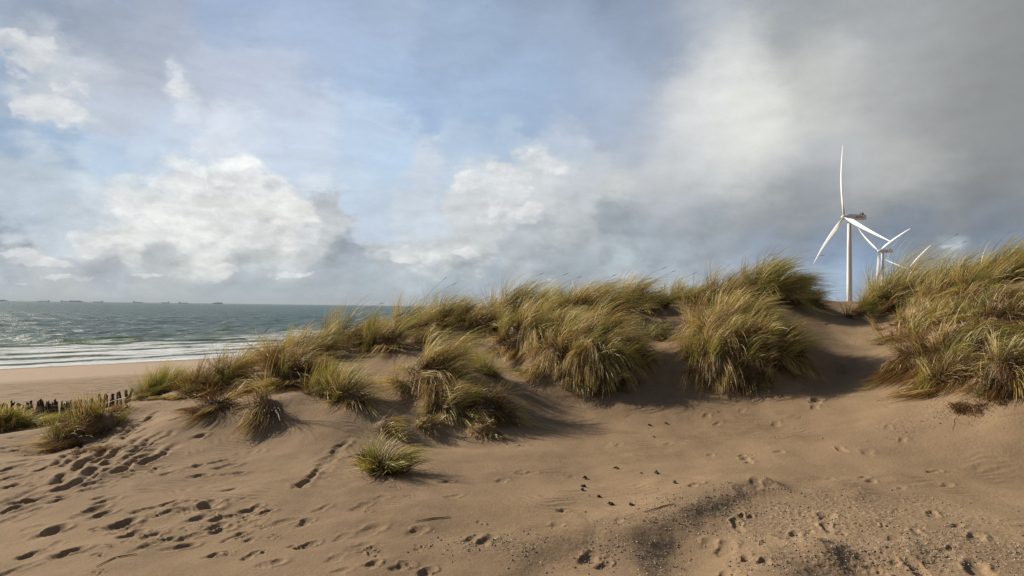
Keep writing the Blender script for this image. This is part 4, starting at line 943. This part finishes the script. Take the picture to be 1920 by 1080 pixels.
def scrap(u, v, sz):
    p = hit(u, v); z = surf(p[0], p[1]); b = MB()
    for k in range(4):
        a = rng.uniform(0, 6.28); l = sz*rng.uniform(.5, 1); x, y = rng.normal()*sz*.2, rng.normal()*sz*.2
        b.tube([(x-l*.5*math.cos(a), y-l*.5*math.sin(a), .002), (x, y, sz*rng.uniform(.15, .35)), (x+l*.5*math.cos(a), y+l*.5*math.sin(a), .002)], [sz*.08, sz*.2, sz*.06], 6)
    o = b.build('seaweed_scrap', M_WEED, smooth=True); o.location = (p[0], p[1], z+.004)
    tag(o, 'small dark scrap of dried seaweed on the open sand', 'seaweed', 'seaweed scraps on the sand')
for (u, v, s_) in [(1156,880,.045),(1232,891,.06),(1202,889,.025),(1145,951,.05),(1184,957,.045),(1097,898,.05),(1094,914,.05),(1123,934,.04),(1092,920,.035),(1266,917,.045),(1218,796,.045),(1249,793,.04),(1226,820,.03),(1345,772,.03)]: scrap(u, v, s_)
def litter(name, mat, n, spots, smin, smax, flat):
    """loose bits nobody could count, one object"""
    wts = np.array([s_[4] for s_ in spots]); wts = wts/wts.sum(); k = rng.choice(len(spots), n, p=wts)
    c = np.array([hit(s_[0], s_[1]) for s_ in spots]); x = c[k, 0]+rng.normal(size=n)*np.array([s_[2] for s_ in spots])[k]; y = c[k, 1]+rng.normal(size=n)*np.array([s_[3] for s_ in spots])[k]
    keep = (y > 2.5) & (fbm(x/.35, y/.35, 3, 8) > -.25); x, y = x[keep], y[keep]; n = len(x)
    z = base_height(x, y)+details(x, y)[0]
    oct_ = np.array([(1,0,0),(0,1,0),(-1,0,0),(0,-1,0),(0,0,1),(0,0,-1)], float); f = np.array([(0,1,4),(1,2,4),(2,3,4),(3,0,4),(1,0,5),(2,1,5),(3,2,5),(0,3,5)])
    s_ = (smin+(smax-smin)*rng.random(n)**3)[:, None, None]
    v_ = oct_[None]*rng.uniform(.6, 1.3, (n, 6, 1))*s_; v_[..., 2] *= flat; a = rng.random(n)*6.28
    vx = v_[..., 0]*np.cos(a)[:, None]-v_[..., 1]*np.sin(a)[:, None]; vy = v_[..., 0]*np.sin(a)[:, None]+v_[..., 1]*np.cos(a)[:, None]
    V_ = np.stack([vx+x[:, None], vy+y[:, None], v_[..., 2]+z[:, None]+s_[:, :, 0]*flat*.4], -1).reshape(-1, 3)
    Q_ = (np.arange(n)[:, None, None]*6+f[None]).reshape(-1, 3)
    o = mesh_obj(name, V_, Q_, mat, smooth=False); tag(o, kind='stuff'); return o
SPOTS = [(1560,960,.75,.35,3),(1400,940,.45,.25,1.5),(1700,1030,.7,.3,3),(1500,1060,.5,.25,2),(1230,985,.35,.15,1.2),(1000,1035,.3,.12,.8),(1180,1040,.2,.2,.8),(1840,1045,.45,.25,1.5),(900,1020,.2,.1,.4)]
litter('shell_fragments', M_SHELL, 2600, SPOTS, .0022, .008, .5)
litter('pebble_grit', M_PEB, 5200, SPOTS, .003, .011, .7)
litter('leaf_litter', M_PEB, 900, [(1840,765,.7,.18,2),(1130,738,.9,.12,1),(1400,730,.5,.1,1),(900,825,.4,.1,.7),(1700,745,.3,.15,.6)], .005, .02, .35)

# ------------------------------------------------------------------ sea air
def haze():
    m = bpy.data.materials.new('sea_haze'); m.use_nodes = True; t = NT(m.node_tree); t.n.clear()
    o = t.new('ShaderNodeOutputMaterial'); p = t.new('ShaderNodeVolumePrincipled')
    p.inputs['Color'].default_value = (0.70, 0.80, 0.92, 1); p.inputs['Density'].default_value = 0.00004; p.inputs['Anisotropy'].default_value = 0.0
    t.l.new(p.outputs[0], o.inputs['Volume'])
    b = MB(); b.box((0, 0, 65.5), (64000, 64000, 161)); h = b.build('haze', m); h.location = (0, 0, 0); tag(h, kind='stuff')
haze()

# ------------------------------------------------------------------ dead straw blown about between the tufts
def straw():
    n = 3000; seg = 4; k = rng.integers(0, len(MOUNDS), n); M = np.array(MOUNDS)
    a = rng.random(n)*6.283; r = 1.0+np.abs(rng.normal(size=n))*.45
    x = M[k, 0]+M[k, 2]*r*np.cos(a)+.15*rng.normal(size=n); y = M[k, 1]+M[k, 3]*r*np.sin(a)+.15*rng.normal(size=n)-.1
    h = rng.normal(size=n)*.8; bend = rng.normal(size=n)*.5; L = rng.uniform(.06, .30, n); P_ = []
    for i in range(seg+1):
        P_.append(np.stack([x, y, ground(x, y)+.012+.02*rng.random(n)], 1)); x = x+np.cos(h)*L/seg; y = y+np.sin(h)*L/seg; h = h+bend/seg
    P_ = np.stack(P_, 1); d = np.gradient(P_, axis=1); sd_ = np.cross(d, np.array([0, 0, 1.0])+rng.normal(size=(n, 1, 3))*.4); sd_ /= np.linalg.norm(sd_, axis=2, keepdims=True)+1e-9
    w_ = .0026*(1-.6*np.linspace(0, 1, seg+1))[None, :, None]
    V_ = np.stack([P_-sd_*w_, P_+sd_*w_], 2).reshape(-1, 3); base = (np.arange(n)*(seg+1)*2)[:, None]+(np.arange(seg)*2)[None]
    tn = np.ones((n, seg+1, 2, 4)); tn[..., 0] = rng.random(n)[:, None, None]; tn[..., 1] = .5; tn[..., 2] = rng.random(n)[:, None, None]
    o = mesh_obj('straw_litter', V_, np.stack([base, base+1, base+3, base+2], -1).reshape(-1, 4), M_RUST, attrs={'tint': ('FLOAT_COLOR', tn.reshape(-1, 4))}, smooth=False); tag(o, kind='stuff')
straw()
